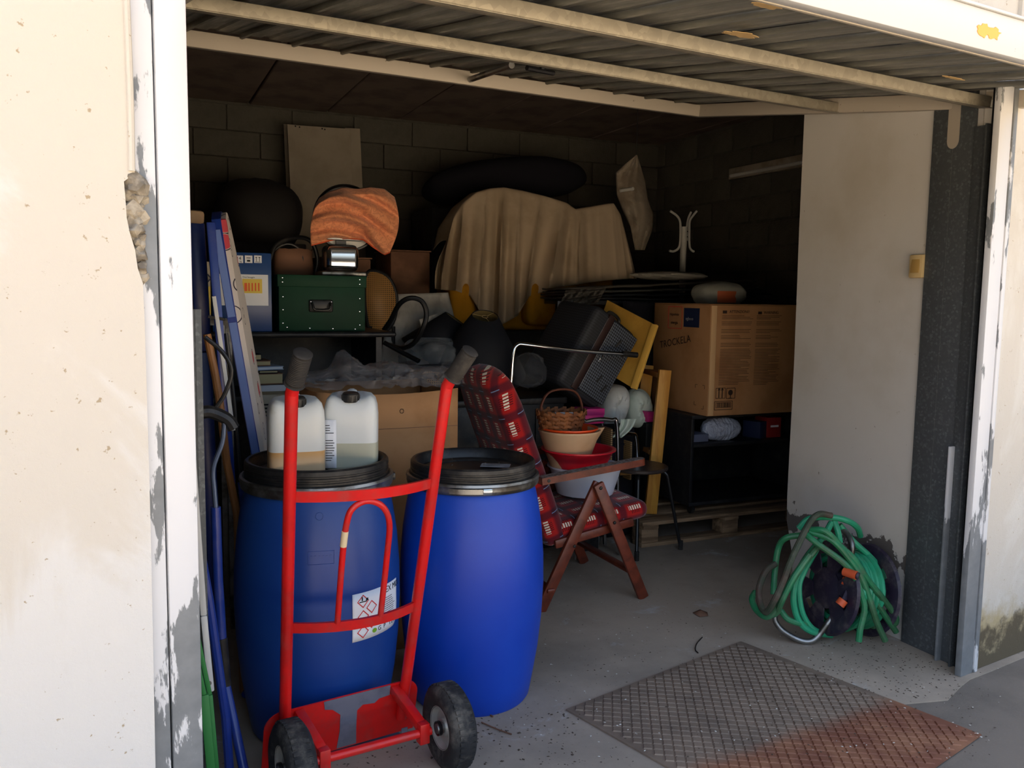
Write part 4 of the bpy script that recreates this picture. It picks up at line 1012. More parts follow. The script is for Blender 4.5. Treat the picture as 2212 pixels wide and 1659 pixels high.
# ================================================================== TALL CARTON BEHIND THE DRUMS
yb1 = 3.12
c0_, c1b = PY(686, 845, yb1), PY(988, 838, yb1)
x0, x1, zt1 = c0_.x, c1b.x, c1b.z
cb = thing('tall_carton', 'tall open brown carton with clear film spilling out, behind the two drums', 'carton', ((x0 + x1) / 2, yb1 + 0.24, 0))
dp = 0.46
def wall(b, p, q, h, t_=0.005, sag=0.0, n=16):
    b.grid(lambda u, v: V(p).lerp(V(q), u) + V((0, 0, h * v - (sag * 4 * u * (1 - u) * v))), n, 10)
for nm, p, q, sag in (('front_panel', (x0, yb1, 0), (x1, yb1, 0), 0.016), ('back_panel', (x0, yb1 + dp, 0), (x1, yb1 + dp, 0), 0.01), ('side_panel', (x0, yb1, 0), (x0, yb1 + dp, 0), 0.01), ('side_panel', (x1, yb1, 0), (x1, yb1 + dp, 0), 0.02)):
    b = B(); wall(b, p, q, zt1, sag=sag); o = b.build(nm, 'card', cb); solid(o, 0.005, 0)
    if nm == 'front_panel': fp_ = o
b = B(); zz_ = PY(860, 925, yb1).z
b.box(((x0 + x1) / 2, yb1 - 0.0035, zz_), (x1 - x0, 0.001, 0.002)); b.build('crease', 'brown_card', fp_)
mk = PY(868, 888, yb1 - 0.004)
b = B(); b.tube([mk + V((0.008 * math.cos(i), 0, 0.009 * math.sin(i))) for i in range(7)], 0.0012, 5); b.build('printed_mark', 'ink', fp_)
b = B(); b.box(((x0 + x1) / 2, yb1 + dp / 2, zt1 - 0.13), (x1 - x0 - 0.02, dp - 0.02, 0.01)); b.build('packing_board', 'brown_card', cb)
# plastic film on the carton
def film(name, m, label, cat, f, nu, nv, th=0.0008):
    b = B(); b.grid(f, nu, nv); o = single(b, name, m, label, cat, ang=40); solid(o, th, 0); return o
def ff(u, v):
    x = x0 - 0.05 + (x1 - x0 + 0.09) * u; y = yb1 + 0.005 + 0.40 * v
    z = zt1 + 0.012 + 0.075 * math.sin(math.pi * min(1, v * 1.25)) * (0.5 + 0.5 * math.sin(math.pi * u)) + 0.025 * wob(u * 9, v * 7, 1.0) + 0.012 * wob(u * 27, v * 19)
    z += 0.05 * math.exp(-((u - 0.30) / 0.06) ** 2 - ((v - 0.5) / 0.3) ** 2)
    return V((x, y, max(z, zt1 + 0.006)))
film('plastic_film', 'film', 'crumpled clear plastic film heaped on top of the tall carton', 'plastic film', ff, 56, 34)

# ================================================================== BLACK DESK WITH ITS LOAD
yd = 4.0
d0, d1 = PY(500, 724, yd), PY(856, 724, yd); zd = d0.z
dk = thing('black_desk', 'black laminate desk hutch carrying the green box and the blue carton', 'desk', ((d0.x + d1.x) / 2, yd + 0.3, 0))
xa, xb = d0.x - 0.15, d1.x
b = B(); b.box(((xa + xb) / 2, yd + 0.28, zd), (xb - xa, 0.58, 0.026), None, 0.012, 4); b.build('top', 'black_board', dk)
for xx in (xa + 0.05, xb - 0.075): b = B(); b.box((xx, yd + 0.30, zd / 2 - 0.007), (0.028, 0.52, zd - 0.014)); b.build('side_panel', 'black_board', dk)
b = B(); b.box(((xa + xb) / 2, yd + 0.555, zd / 2), (xb - xa - 0.1, 0.012, zd - 0.03)); b.build('back_panel', 'black_board', dk)
zs = PY(620, 852, yd + 0.1).z
b = B(); b.box(((xa + xb) / 2 - 0.01, yd + 0.31, zs - 0.012), (xb - xa - 0.13, 0.48, 0.022)); b.build('shelf', 'black_board', dk)
zs2 = 0.45
b = B(); b.box(((xa + xb) / 2 - 0.01, yd + 0.31, zs2), (xb - xa - 0.13, 0.48, 0.022)); b.build('shelf', 'black_board', dk)
# books on the shelf
def book(px0, py0, px1, py1, y, dep, m, label, rot=0.0, page=True, zb=None):
    a, c = PY(px0, py1, y), PY(px1, py0, y); w, h = c.x - a.x, c.z - a.z; z0_ = zb if zb is not None else a.z
    o = thing('book', label, 'book', Matrix.Translation(((a.x + c.x) / 2, y, z0_)) @ Matrix.Rotation(rot, 4, 'Z'), 'books on the desk shelf')
    b = B(); b.box((0, dep / 2, h / 2), (w - 0.004, dep - 0.006, h - 0.008)); b.build('pages', 'book_page' if page else 'paper', o, world=False)
    b = B(); b.box((0, dep / 2, 0.002), (w, dep, 0.004)); b.box((0, dep / 2, h - 0.002), (w, dep, 0.004)); b.box((-w / 2, dep / 2, h / 2), (0.003, dep, h)); b.build('cover', m, o, world=False)
    return z0_ + h
z_ = zs + 0.001
z_ = book(535, 826, 640, 852, yd + .10, .2, 'black_board', 'thick black-covered book at the bottom of the stack on the desk shelf', -.12, False, z_) + .001
z_ = book(545, 795, 612, 820, yd + .08, .17, 'brown_card', 'thick paperback with yellowed pages in the desk shelf stack', .10, True, z_) + .001
z_ = book(560, 778, 600, 786, yd + .07, .16, 'dark_cloth', 'thin dark book above the thick yellowed paperback', .0, True, z_) + .001
z_ = book(552, 770, 614, 779, yd + .06, .15, 'book_blue', 'thin pale blue book lying tilted in the stack', .22, False, z_) + .001
z_ = book(540, 763, 585, 775, yd + .08, .16, 'brown_card', 'slim yellowed book under the topmost dark one', .05, True, z_) + .001
z_ = book(530, 743, 565, 757, yd + .09, .16, 'dark_cloth', 'topmost small book of the desk shelf stack', .15, True, z_) + .001
# white tub with red band, and a rounded device behind film
p = PY(706, 822, yd + .12); tub = thing('plastic_tub', 'small white tub with a red band on the desk shelf', 'tub', (p.x, p.y, zs + 0.001))
b = B(); b.lathe([(0, 0), (.034, 0), (.037, .06), (.039, .062), (.039, .068), (0, .069)], 28, Matrix.Translation((p.x, p.y, zs + .001))); b.build('body', 'white_metal', tub)
b = B(); b.lathe([(.0355, .014), (.0372, .046)], 28, Matrix.Translation((p.x, p.y, zs + .001))); b.build('red_band', 'ink_red', tub)
p = PY(672, 822, yd + .1); b = B(); b.box((p.x, p.y, zs + .028), (.075, .05, .055), None, .02, 3); single(b, 'white_carton', 'paper_blue' if 0 else 'paper', 'small white rounded packet beside the red-banded tub', 'packet')
# cream heater under the shelf front
h0, h1 = PY(545, 905, yd - .12), PY(690, 846, yd - .12)
ht = thing('cream_heater', 'cream metal heater with vent slats standing behind the white cans', 'heater', ((h0.x + h1.x) / 2, yd - .1, 0))
b = B(); b.box(((h0.x + h1.x) / 2, yd - .10, h1.z / 2), (h1.x - h0.x, .12, h1.z), None, .008); b.build('case', mat('cream_enamel', (188, 178, 148), .35), ht)
for i in range(9):
    b = B(); b.box(((h0.x + h1.x) / 2, yd - .163, h1.z - .045 - i * .016), (h1.x - h0.x - .04, .008, .006)); b.build('vent_slat', 'black_metal', ht)

# green box
yg = 4.06
g0, g1 = PY(603, 718, yg), PY(789, 718, yg); gz0 = zd + 0.0135; gz1 = PY(700, 598, yg).z
gb = thing('green_box', 'dark green riveted storage box with a black handle on the desk', 'box', ((g0.x + g1.x) / 2, yg + .17, gz0))
gd = 0.36
b = B(); b.box(((g0.x + g1.x) / 2, yg + gd / 2, (gz0 + gz1) / 2), (g1.x - g0.x, gd, gz1 - gz0), None, .004); b.build('body', 'green_box', gb)
zl = PY(700, 620, yg).z
b = B(); b.box(((g0.x + g1.x) / 2, yg + gd / 2, (zl + gz1) / 2 + .003), (g1.x - g0.x + .012, gd + .012, gz1 - zl + .008), None, .004); gl = b.build('lid', 'green_box', gb)
ri = 0
for px, py in [(610, 600), (610, 609), (777, 604), (777, 614), (611, 641), (611, 669), (611, 698), (777, 645), (777, 673), (777, 702), (620, 707), (669, 709), (719, 710), (767, 711)]:
    p = PY(px, py, yg - (.006 if py < 620 else 0)); b = B(); b.lathe([(0, .003), (.003, .002), (.0042, 0)], 10, M4(p, V((1, 0, 0)), V((0, 0, 1)), V((0, -1, 0)))); b.build('rivet', 'chrome', gl if py < 620 else gb)
hc = PY(693, 661, yg)
hd_ = B(); hd_.box(hc + V((0, -.004, 0)), (.112, .010, .058), None, .008); hdl = hd_.build('handle_plate', 'black_plastic', gb)
b = B(); b.tube([hc + V((-.042, -.010, .014)), hc + V((-.040, -.024, .0)), hc + V((-.03, -.026, -.018)), hc + V((.03, -.026, -.018)), hc + V((.040, -.024, .0)), hc + V((.042, -.010, .014))], .006, 8, sub=3); b.build('handle_loop', 'black_plastic', hdl)
for dx, dz in ((-.048, .02), (.048, .02), (0, -.022)): b = B(); b.lathe([(0, .003), (.004, 0)], 10, M4(hc + V((dx, -.0095, dz)), V((1, 0, 0)), V((0, 0, 1)), V((0, -1, 0)))); b.build('rivet', 'chrome', hdl)

# blue carton with labels
yc_ = 4.04
k0, k1 = PY(500, 712, yc_), PY(586, 547, yc_); kz0 = zd + .0135; kz1 = k1.z
k0.x -= .08
bc = thing('blue_carton', 'blue and white glossy carton marked 14 kg beside the green box', 'carton', ((k0.x + k1.x) / 2, yc_ + .12, kz0))
b = B(); b.box(((k0.x + k1.x) / 2, yc_ + .12, (kz0 + kz1) / 2), (k1.x - k0.x, .24, kz1 - kz0), None, .004); bb_ = b.build('body', mat('blue_gloss_card', (22, 62, 118), .3), bc)
za1, za0 = PY(540, 593, yc_).z, PY(540, 660, yc_).z
b = B(); b.box(((k0.x + k1.x) / 2 - .006, yc_ - .001, (za0 + za1) / 2), (k1.x - k0.x - .02, .002, za1 - za0)); wp_ = b.build('white_band', 'paper', bb_)
for cx in (517, 537, 557):
    p = PY(cx, 560, yc_ - .001); b = B(); b.box(p, (.033, .002, .033)); b.build('symbol_label', 'paper', bb_)
b = B(); T_ = lambda px, py: M4(PY(px, py, yc_ - .0025), V((1, 0, 0)), Z, V((0, -1, 0)))
b.text('14', .021, T_(510.5, 561)); b.text('kg', .009, T_(518, 566))
p = PY(537, 560, yc_ - .0025); b.box(p + V((0, 0, -.007)), (.014, .0006, .008)); b.box(p + V((0, 0, .006)), (.018, .0006, .003))
for dx in (-.007, .007):
    q = PY(557, 560, yc_ - .0025) + V((dx, 0, 0)); b.box(q, (.002, .0006, .020)); b.box(q + V((0, 0, .008)), (.008, .0006, .003))
q = PY(557, 566, yc_ - .0025); b.box(q, (.024, .0006, .002))
b.build('label_print', 'ink_black', bb_)
p0_, p1b_ = PY(524, 633, yc_ - .002), PY(566, 603, yc_ - .002)
b = B(); b.box((p0_ + p1b_) / 2, (p1b_.x - p0_.x, .002, p1b_.z - p0_.z)); pnl = b.build('yellow_panel', 'ink_yellow', wp_)
b = B()
for i in range(5):
    q = PY(531 + 7 * i, 620, yc_ - .0035); b.box(q + V((0, 0, 0)), (.012 if i == 0 else .006, .001, .036))
b.build('orange_bars', 'ink_orange', pnl)
b = B(); b.text('Dosi lavaggio', .010, T_(524, 600)); b.build('lettering', 'ink_black', wp_)
for py in (617, 655):
    p = PY(516, py, yc_ - .002); b = B(); b.box(p, (.02, .002, .06)); b.build('yellow_panel', 'ink_yellow', wp_)
# brown paper sack and black hose behind
s0_, s1_ = PY(588, 600, 4.42), PY(680, 540, 4.42)
b = B()
def sackf(u, v):
    a = 2 * math.pi * u; r = 1 + .05 * wob(u * 12, v * 4); w = (s1_.x - s0_.x) / 2 * (1 - .08 * v)
    return V(((s0_.x + s1_.x) / 2 + math.copysign(abs(math.cos(a)) ** .6, math.cos(a)) * w * r, 4.46 + .09 * math.copysign(abs(math.sin(a)) ** .6, math.sin(a)) * r, zd + .014 + (s1_.z - zd - .014) * v + .015 * wob(u * 10, 1) * v))
b.grid(sackf, 40, 10, True); o = single(b, 'paper_sack', 'brown_card', 'dull brown paper sack standing behind the green box', 'sack'); solid(o, .002, 0)
b = B(); b.tube([PY(583, 560, 4.34), PY(598, 528, 4.36), PY(640, 513, 4.4), PY(672, 522, 4.42), PY(686, 560, 4.42), PY(680, 600, 4.42), PY(684, 640, 4.42), PY(684, 700, 4.42)], .011, 10, sub=6); single(b, 'vacuum_hose', 'black_plastic', 'black looped vacuum hose arching above the brown paper sack', 'hose')
b = B(); b.tube([PY(572, 590, 4.36), PY(585, 548, 4.36), PY(620, 527, 4.38), PY(650, 545, 4.38), PY(655, 600, 4.38), PY(650, 700, 4.42)], .008, 10, sub=6); single(b, 'black_cable', 'black_plastic', 'thin black cable loop inside the vacuum hose arch', 'cable')

# chrome appliance on the green box with the orange cloth over a round tray
ym = 4.2; m0, m1 = PY(707, 592, ym), PY(778, 530, ym); mz = gz1 + .008
ap = thing('chrome_appliance', 'boxy chrome kitchen appliance standing on the green box', 'appliance', ((m0.x + m1.x) / 2, ym + .07, mz))
b = B(); b.box(((m0.x + m1.x) / 2, ym + .07, mz + .012), (m1.x - m0.x + .06, .17, .022), None, .006, 3); b.build('base', 'steel', ap)
ah = m1.z - mz - .022
b = B(); b.box(((m0.x + m1.x) / 2, ym + .08, mz + .024 + ah / 2), (m1.x - m0.x, .15, ah), None, .03, 5); b.build('body', 'chrome', ap)
b = B(); b.box(((m0.x + m1.x) / 2, ym + .08, m1.z + .012), (.05, .05, .022)); b.build('neck', 'black_metal', ap)
b = B(); b.box(((m0.x + m1.x) / 2 + .01, ym + .08, m1.z + .030), (.18, .15, .016), None, .005, 2); b.build('scale_pan', 'steel', ap)
for dx in (-.09, .11): b = B(); b.lathe([(0, 0), (.008, 0), (.006, .0)], 8, Matrix.Translation(((m0.x + m1.x) / 2 + dx * .8, ym, mz))); b.build('foot', 'chrome', ap)
yt_ = ym + .06
tc_ = PY(752, 470, yt_); trm = M4(tc_ + V((0, .03, .0)), V((1, 0, 0)), V((0, .12, .99)).normalized(), V((0, -.99, .12)).normalized())
trr = tc_.z - (m1.z + .038)
ty = thing('round_tray', 'round black-rimmed tray standing upright under the orange cloth', 'tray', (tc_.x, tc_.y, m1.z + .038))
trr = max(.13, min(.185, PY(752, 396, yt_).z - tc_.z))
b = B(); b.lathe([(0, -.004), (trr - .012, -.004), (trr - .012, .002), (0, .002)], 48, trm); b.build('disc', 'white_metal', ty)
b = B(); b.lathe([(trr - .012, -.008), (trr, -.008), (trr, .014), (trr - .006, .016), (trr - .012, .004), (trr - .012, -.008)], 56, trm); b.build('rim', 'black_metal', ty)
topL = [(683, 440), (690, 428), (712, 414), (742, 405), (772, 408), (800, 404), (830, 408), (852, 426)]
botL = [(672, 530), (700, 523), (725, 517), (750, 515), (785, 518), (806, 534), (830, 550), (842, 545)]
def lerpL(L, u):
    t_ = u * (len(L) - 1); i = min(int(t_), len(L) - 2); f = t_ - i; return (L[i][0] * (1 - f) + L[i + 1][0] * f, L[i][1] * (1 - f) + L[i + 1][1] * f)
def clothf(u, v):
    a, c = lerpL(topL, u), lerpL(botL, u)
    px = a[0] * (1 - v) + c[0] * v + (14 * math.sin(math.pi * v) * (u ** 3)) - 6 * math.sin(math.pi * v) * (1 - u) ** 3; py = a[1] * (1 - v) + c[1] * v
    fold = .026 * math.sin((v * 2.6 - u * 1.0 + .25 * math.sin(u * 5)) * 2 * math.pi) + .008 * math.sin((v * 5.3 - u * 2.3) * 2 * math.pi + 1)
    d = .05 + .05 * math.sin(math.pi * min(1, .15 + v * .9)) * math.sin(math.pi * (.12 + .76 * u)) + fold * (.5 + .5 * math.sin(math.pi * u)) * min(1, v * 4 + .2)
    if v < .12: d *= (v / .12) * .7 + .3
    return PY(px, py, yt_ - d)
b = B(); b.grid(clothf, 60, 60); o = thing('orange_cloth', 'orange damask cushion cover draped over the round tray above the chrome appliance', 'cushion cover', (tc_.x, yt_, PY(740, 520, yt_).z))
sh_ = b.build('fabric', 'damask', o, ang=80); solid(sh_, .003, 0)
b = B(); b.tube([clothf(i / 30, 1.0) + V((0, -.003, 0)) for i in range(31)], .0035, 6); b.build('piping', 'orange_plastic', o)

# ================================================================== TARTAN FOLDING ARMCHAIR
yn, yf = 3.26, 3.80
ch = thing('folding_armchair', 'red-brown wooden folding armchair with red tartan cushions', 'armchair', (1.85, 3.5, 0))
def slat(name, a, b_, w, h, m='wood_red', hint=V((0, 1, 0)), r=.006):
    b = B(); b.beam(a, b_, w, h, hint, r); return b.build(name, m, ch)
piv = PY(1292, 1052, yn)
fl_ = PZ(1388, 1293); fl_ = V((fl_.x, yn, 0)); fl_ = V((PY(1387, 1292, yn).x, yn, 0.0))
rl_ = V((PY(1168, 1345, yn).x, yn, 0.0))
for yy, tg in ((yn, 1), (yf, 0)):
    o_ = V((0, yy - yn, 0)); s_ = -1 if tg else 1
    d_f = (fl_ - piv).normalized(); d_r = (rl_ - piv).normalized()
    lf = slat('leg', piv + o_ - d_f * .02 + V((0, .012 * s_, 0)), fl_ + o_ + V((0, .012 * s_, 0.0)), .052, .022)
    lr = slat('leg', piv + o_ - d_r * .02 + V((0, -.012 * s_, 0)), rl_ + o_ + V((0, -.012 * s_, 0.0)), .052, .022)
    for q in (piv, piv + d_r * .28, piv + d_f * .18):
        b = B(); b.lathe([(0, .004), (.006, .003), (.008, 0)], 12, M4(q + o_ + V((0, -.026, 0)), V((1, 0, 0)), Z, V((0, -1, 0)))); b.build('bolt', 'black_metal', lr)
    a0, a1 = PY(1166, 1046, yn), PY(1392, 1002, yn)
    p0, p1 = a0 + o_, a1 + o_
    b = B(); dx = (p1 - p0); L_ = dx.length; x_ = dx.normalized(); y_ = V((0, 1, 0)); z_ = x_.cross(y_)
    pl = [(0, -.028), (L_ - .03, -.028)] + [(L_ - .03 + .028 * math.cos(a), .028 * math.sin(a)) for a in [(-.5 + i / 8) * math.pi for i in range(1, 8)]] + [(L_ - .03, .028), (0, .028)]
    b.prism(pl, M4(p0 - Z * .0, x_, y_, z_), .030); ar = b.build('armrest', 'wood_red', ch)
    b = B(); pl2 = [(x * .985 + .004, y * .86) for x, y in pl]; b.prism(pl2, M4(p0 + z_ * (.0302 if z_.z > 0 else -.0002), x_, y_, z_), .0008); b.build('dust', mat('dust_%d' % tg, (150, 146, 142), .95, c2=(104, 84, 74), ns=60, lo=.35, hi=.6), ar)
    b = B(); b.lathe([(0, .002), (.007, .0015), (.008, 0)], 12, M4(p0 + x_ * .03 + V((0, -.0285, .015)), V((1, 0, 0)), Z, V((0, -1, 0)))); b.build('bolt', 'black_metal', ar)
# rails between the two sides
d_r = (rl_ - piv).normalized(); d_f = (fl_ - piv).normalized()
for q in (piv + d_r * .50, piv + d_f * .45): slat('stretcher', q + V((0, -.01, 0)), q + V((0, yf - yn + .01, 0)), .04, .02, hint=Z)
slat('seat_rail', PY(1205, 1180, yn) + V((0, .03, 0)), PY(1375, 1130, yn) + V((0, .03, 0)), .04, .02); slat('seat_rail', PY(1205, 1180, yn) + V((0, yf - yn - .03, 0)), PY(1375, 1130, yn) + V((0, yf - yn - .03, 0)), .04, .02)
# cushions: rounded slabs
def cushion(name, c, ax, ay, az, size, m, r, puff=.012, seg=5):
    b = B(); b.box((0, 0, 0), size, None, r, seg)
    bmesh.ops.subdivide_edges(b.bm, edges=[e for e in b.bm.edges if e.calc_length() > .08], cuts=5, use_grid_fill=True)
    hx, hy = size[0] / 2, size[1] / 2
    for v in b.bm.verts:
        k_ = max(0, 1 - (v.co.x / hx) ** 2) * max(0, 1 - (v.co.y / hy) ** 2); v.co.z += math.copysign(puff * k_, v.co.z)
    o = b.build(name, m, ch, world=False, ang=60)
    o.matrix_local = PM[ch.name].inverted() @ M4(c, ax, ay, az); return o
bt = PY(1208, 1178, yn + .04); tp = PY(1078, 800, yn + .04)
bt, tp = V((bt.x, (yn + yf) / 2, bt.z)), V((tp.x, (yn + yf) / 2, tp.z))
ud = (tp - bt).normalized(); yd_ = V((0, 1, 0)); nd = yd_.cross(ud)
tpl = plaid('red_tartan_back', 1, 0, 0.12)
MT['plaid_back'] = tpl
bcush = cushion('back_cushion', (bt + tp) / 2 - nd * .0, ud, yd_, ud.cross(yd_), ((tp - bt).length, yf - yn - .06, .115), 'plaid_back', .045)
for v in bcush.data.vertices:   # rounded shoulders at the top
    hx = (tp - bt).length / 2
    if v.co.x > hx - .2:
        t_ = (v.co.x - (hx - .2)) / .2; v.co.y *= 1 - .20 * t_ ** 2
        v.co.x -= .14 * t_ * abs(v.co.y / .24) ** 3
s0c, s1c = PY(1205, 1150, yn + .04), PY(1402, 1098, yn + .04)
s0c, s1c = V((s0c.x, (yn + yf) / 2, s0c.z)), V((s1c.x, (yn + yf) / 2, s1c.z))
sd_ = (s1c - s0c).normalized(); cushion('seat_cushion', (s0c + s1c) / 2, sd_, yd_, sd_.cross(yd_), ((s1c - s0c).length, yf - yn - .06, .085), 'plaid_seat', .04)
zseat = lambda x: s0c.z + (x - s0c.x) * (s1c.z - s0c.z) / (s1c.x - s0c.x) + .055

# ================================================================== BASINS AND BASKET ON THE SEAT
yb2 = 3.55
def vessel(name, c, prof, m, label, cat, sq=0.0, extra=None):
    o = thing(name, label, cat, c)
    b = B(); b.lathe(prof, 48, Matrix.Translation(V(c)) @ Matrix.Diagonal((1, 1 - sq, 1, 1))); b.build('bowl', m, o, ang=50); return o
c = PY(1272, 1108, yb2); zg = zseat(c.x) + .004
gx = c.x
def tubp(r0_, r1_, h, t_=.004, lip=.012): return [(0, .004), (r0_ * .9, .002), (r0_, .006), (r1_, h - .01), (r1_ + lip, h - .006), (r1_ + lip, h), (r1_ - t_, h), (r0_ - t_, .012), (0, .010)]
w_ = lambda px0, px1, py, y: (PY(px1, py, y).x - PY(px0, py, y).x) / 2
hg = PY(1272, 1022, yb2).z - zg - .03
vessel('grey_basin', (PY(1262, 1108, yb2).x, yb2, zg), tubp(.135, .172, .14), 'basin_white', 'pale grey plastic basin on the tartan seat, lowest of the stacked basins', 'basin')
zr = zg + .068
vessel('red_basin', (PY(1249, 1000, yb2).x, yb2, zr), tubp(.100, .166, .155, .004, .013), 'basin_red', 'red plastic basin stacked in the pale grey basin', 'basin')
zb3 = zr + .058
bk = vessel('beige_bucket', (PY(1229, 960, yb2).x, yb2, zb3), tubp(.085, .145, .190, .003, .004), 'cream_plastic', 'beige plastic bucket with a pouring lip standing in the red basin', 'bucket')
sp_ = V((PY(1229, 960, yb2).x, yb2, zb3))
b = B(); b.prism([(.11, -.05), (.180, 0), (.11, .05)], Matrix.Translation(sp_ + V((0, 0, .172))) @ Matrix.Rotation(-.15, 4, 'Z'), .022)
for v in b.bm.verts:
    if v.co.z < sp_.z + .178: v.co.x = sp_.x + (v.co.x - sp_.x) * .72; v.co.z -= .05
b.build('spout', 'cream_plastic', bk)
zo = zb3 + .142
vessel('orange_bowl', (sp_.x - .003, sp_.y, zo), tubp(.090, .134, .060, .003, .005), 'orange_rim', 'bright orange bowl sitting in the mouth of the beige bucket', 'bowl')
# woven basket
bc_ = V((PY(1212, 925, yb2).x, yb2, zo + .040)); bsk = thing('wicker_basket', 'woven brown basket with an arched handle on top of the basins', 'basket', bc_)
for i in range(5):
    R_ = .096 + .006 * i; b = B(); N = 72; h_ = .018
    rg = []
    for j in range(N):
        a = 2 * math.pi * j / N; rr = R_ + .005 * math.sin(9 * a + (math.pi if i % 2 else 0)); rg.append((rr, a))
    lo = b.ring([bc_ + V((r_ * math.cos(a), r_ * .8 * math.sin(a), .004 + i * .019 + .004 * math.sin(18 * a))) for r_, a in rg]); hi = b.ring([bc_ + V((r_ * math.cos(a), r_ * .8 * math.sin(a), .004 + i * .019 + h_ + .004 * math.sin(18 * a))) for r_, a in rg])
    b.skin([lo, hi]); o = b.build('weave_band', 'wicker', bsk); solid(o, .004, 0)
for j in range(18):
    a = 2 * math.pi * j / 18; R_ = .098; b = B(); x_, y_ = math.cos(a), math.sin(a)
    b.beam(bc_ + V((.092 * x_, .092 * .8 * y_, 0)), bc_ + V((.124 * x_, .124 * .8 * y_, .105)), .018, .004, V((x_, y_, 0)), 0); b.build('stake', 'wicker', bsk)
b = B(); b.lathe([(0, .002), (.084, .002)], 36, Matrix.Translation(bc_) @ Matrix.Diagonal((1, .8, 1, 1))); o = b.build('bottom', 'wicker_dark', bsk); solid(o, .004, 0)
b = B(); b.tube([bc_ + V((-.112, 0, .05)), bc_ + V((-.105, 0, .13)), bc_ + V((-.07, .0, .185)), bc_ + V((0, 0, .20)), bc_ + V((.07, 0, .185)), bc_ + V((.105, 0, .13)), bc_ + V((.112, 0, .05))], .009, 10, sub=6, flat=.6); b.build('handle', 'wicker_dark', bsk)
for i, (dx, dy, rz) in enumerate(((-.02, -.01, .3), (.03, .02, -.2))):
    b = B(); b.box(bc_ + V((dx, dy, .072 + i * .008)), (.09, .05, .002), Matrix.Rotation(rz, 3, 'Z') @ Matrix.Rotation(.12, 3, 'X')); single(b, 'paper_slip', 'paper', ('folded pale paper slip lying in the wicker basket', 'upper pale paper slip in the wicker basket')[i], 'paper')

# ================================================================== ROUND STOOL, PALLET, CABINET, BIG CARTON
st_c = PZ(1378, 1006, .46); st = thing('round_stool', 'dark round-topped stool with thin black legs behind the armchair arm', 'stool', (st_c.x, st_c.y, 0))
b = B(); b.lathe([(0, .442), (.158, .442), (.165, .448), (.165, .460), (.160, .464), (0, .465)], 48, Matrix.Translation((st_c.x, st_c.y, 0))); b.build('seat', mat('brown_black_laminate', (58, 48, 44), .4, dust=.15), st)
fR, fL = PZ(1470, 1187), PZ(1375, 1211)
cc = V((st_c.x, st_c.y, 0)); vR, vL = fR - cc, fL - cc
feet = [fR, fL, cc - vR * .9, cc - vL * .9]
for f in feet:
    d = (f - cc); d.z = 0; d = d.normalized()
    b = B(); b.tube([cc + d * .06 + Z * .436, cc + d * .125 + Z * .436, cc + d * .155 + Z * .42, cc + d * .168 + Z * .38, f.lerp(cc + d * .168 + Z * .38, .4), f + Z * .012], .0095, 10, sub=4); lg = b.build('leg', 'black_metal', st)
    b = B(); b.tube([f + Z * .0, f + Z * .05], .013, 10); b.build('rubber_foot', 'black_plastic', lg)
# pallet
pL = PZ(1392, 1185); py0 = 3.93; px0_, px1_ = pL.x - .01, pL.x + 1.22
pal = thing('wooden_pallet', 'rough wooden pallet carrying the black cabinet', 'pallet', ((px0_ + px1_) / 2, py0 + .5, 0))
for i in range(3):
    for j in range(3):
        b = B(); b.box((px0_ + .06 + (px1_ - px0_ - .12) * i / 2, py0 + .06 + .88 * j / 2, .061), (.11, .10, .078), None, .003); b.build('block', 'pallet', pal)
    b = B(); b.box(((px0_ + px1_) / 2, py0 + .05 + .90 * i / 2, .011), (px1_ - px0_, .10, .022), None, .003); b.build('bottom_board', 'pallet', pal)
    b = B(); b.box((px0_ + .06 + (px1_ - px0_ - .12) * i / 2, py0 + .5, .111), (.10, 1.0, .021), None, .003); b.build('stringer_board', 'pallet', pal)
for i in range(6):
    b = B(); b.box(((px0_ + px1_) / 2, py0 + .055 + .178 * i, .133), (px1_ - px0_, .12 + .02 * hsh(i), .021), None, .003); b.build('deck_board', 'pallet', pal)
PT = .1435
# cabinet
kx, ky = 2.90, 3.96; kw, kd = .86, .50; kb, kt = PT + .055, .722
cab = thing('black_cabinet', 'low black open cabinet on castors under the big carton', 'cabinet', (kx + kw / 2, ky + kd / 2, PT))
th_ = .020
for nm, c, s_ in (('top', (kx + kw / 2, ky + kd / 2, kt - th_ / 2), (kw, kd, th_)), ('bottom', (kx + kw / 2, ky + kd / 2, kb + th_ / 2), (kw, kd, th_)), ('side', (kx + th_ / 2, ky + kd / 2, (kb + kt) / 2), (th_, kd - .004, kt - kb - .041)),
                  ('side', (kx + kw - th_ / 2, ky + kd / 2, (kb + kt) / 2), (th_, kd - .004, kt - kb - .041)), ('back', (kx + kw / 2, ky + kd - .006, (kb + kt) / 2), (kw - .042, .01, kt - kb - .041)), ('shelf', (kx + kw / 2, ky + kd / 2 - .006, .545), (kw - .042, kd - .03, .018))):
    b = B(); b.box(c, s_, None, .002); b.build(nm, 'black_board', cab)
for dx in (.05, kw - .05):
    for dy in (.05, kd - .05):
        b = B(); b.tube([V((kx + dx - .010, ky + dy, PT + .027)), V((kx + dx + .010, ky + dy, PT + .027))], .026, 18); cs_ = b.build('castor', 'black_plastic', cab)
        b = B(); b.box((kx + dx, ky + dy, PT + .050), (.034, .03, .010)); b.build('castor_fork', 'black_metal', cs_)
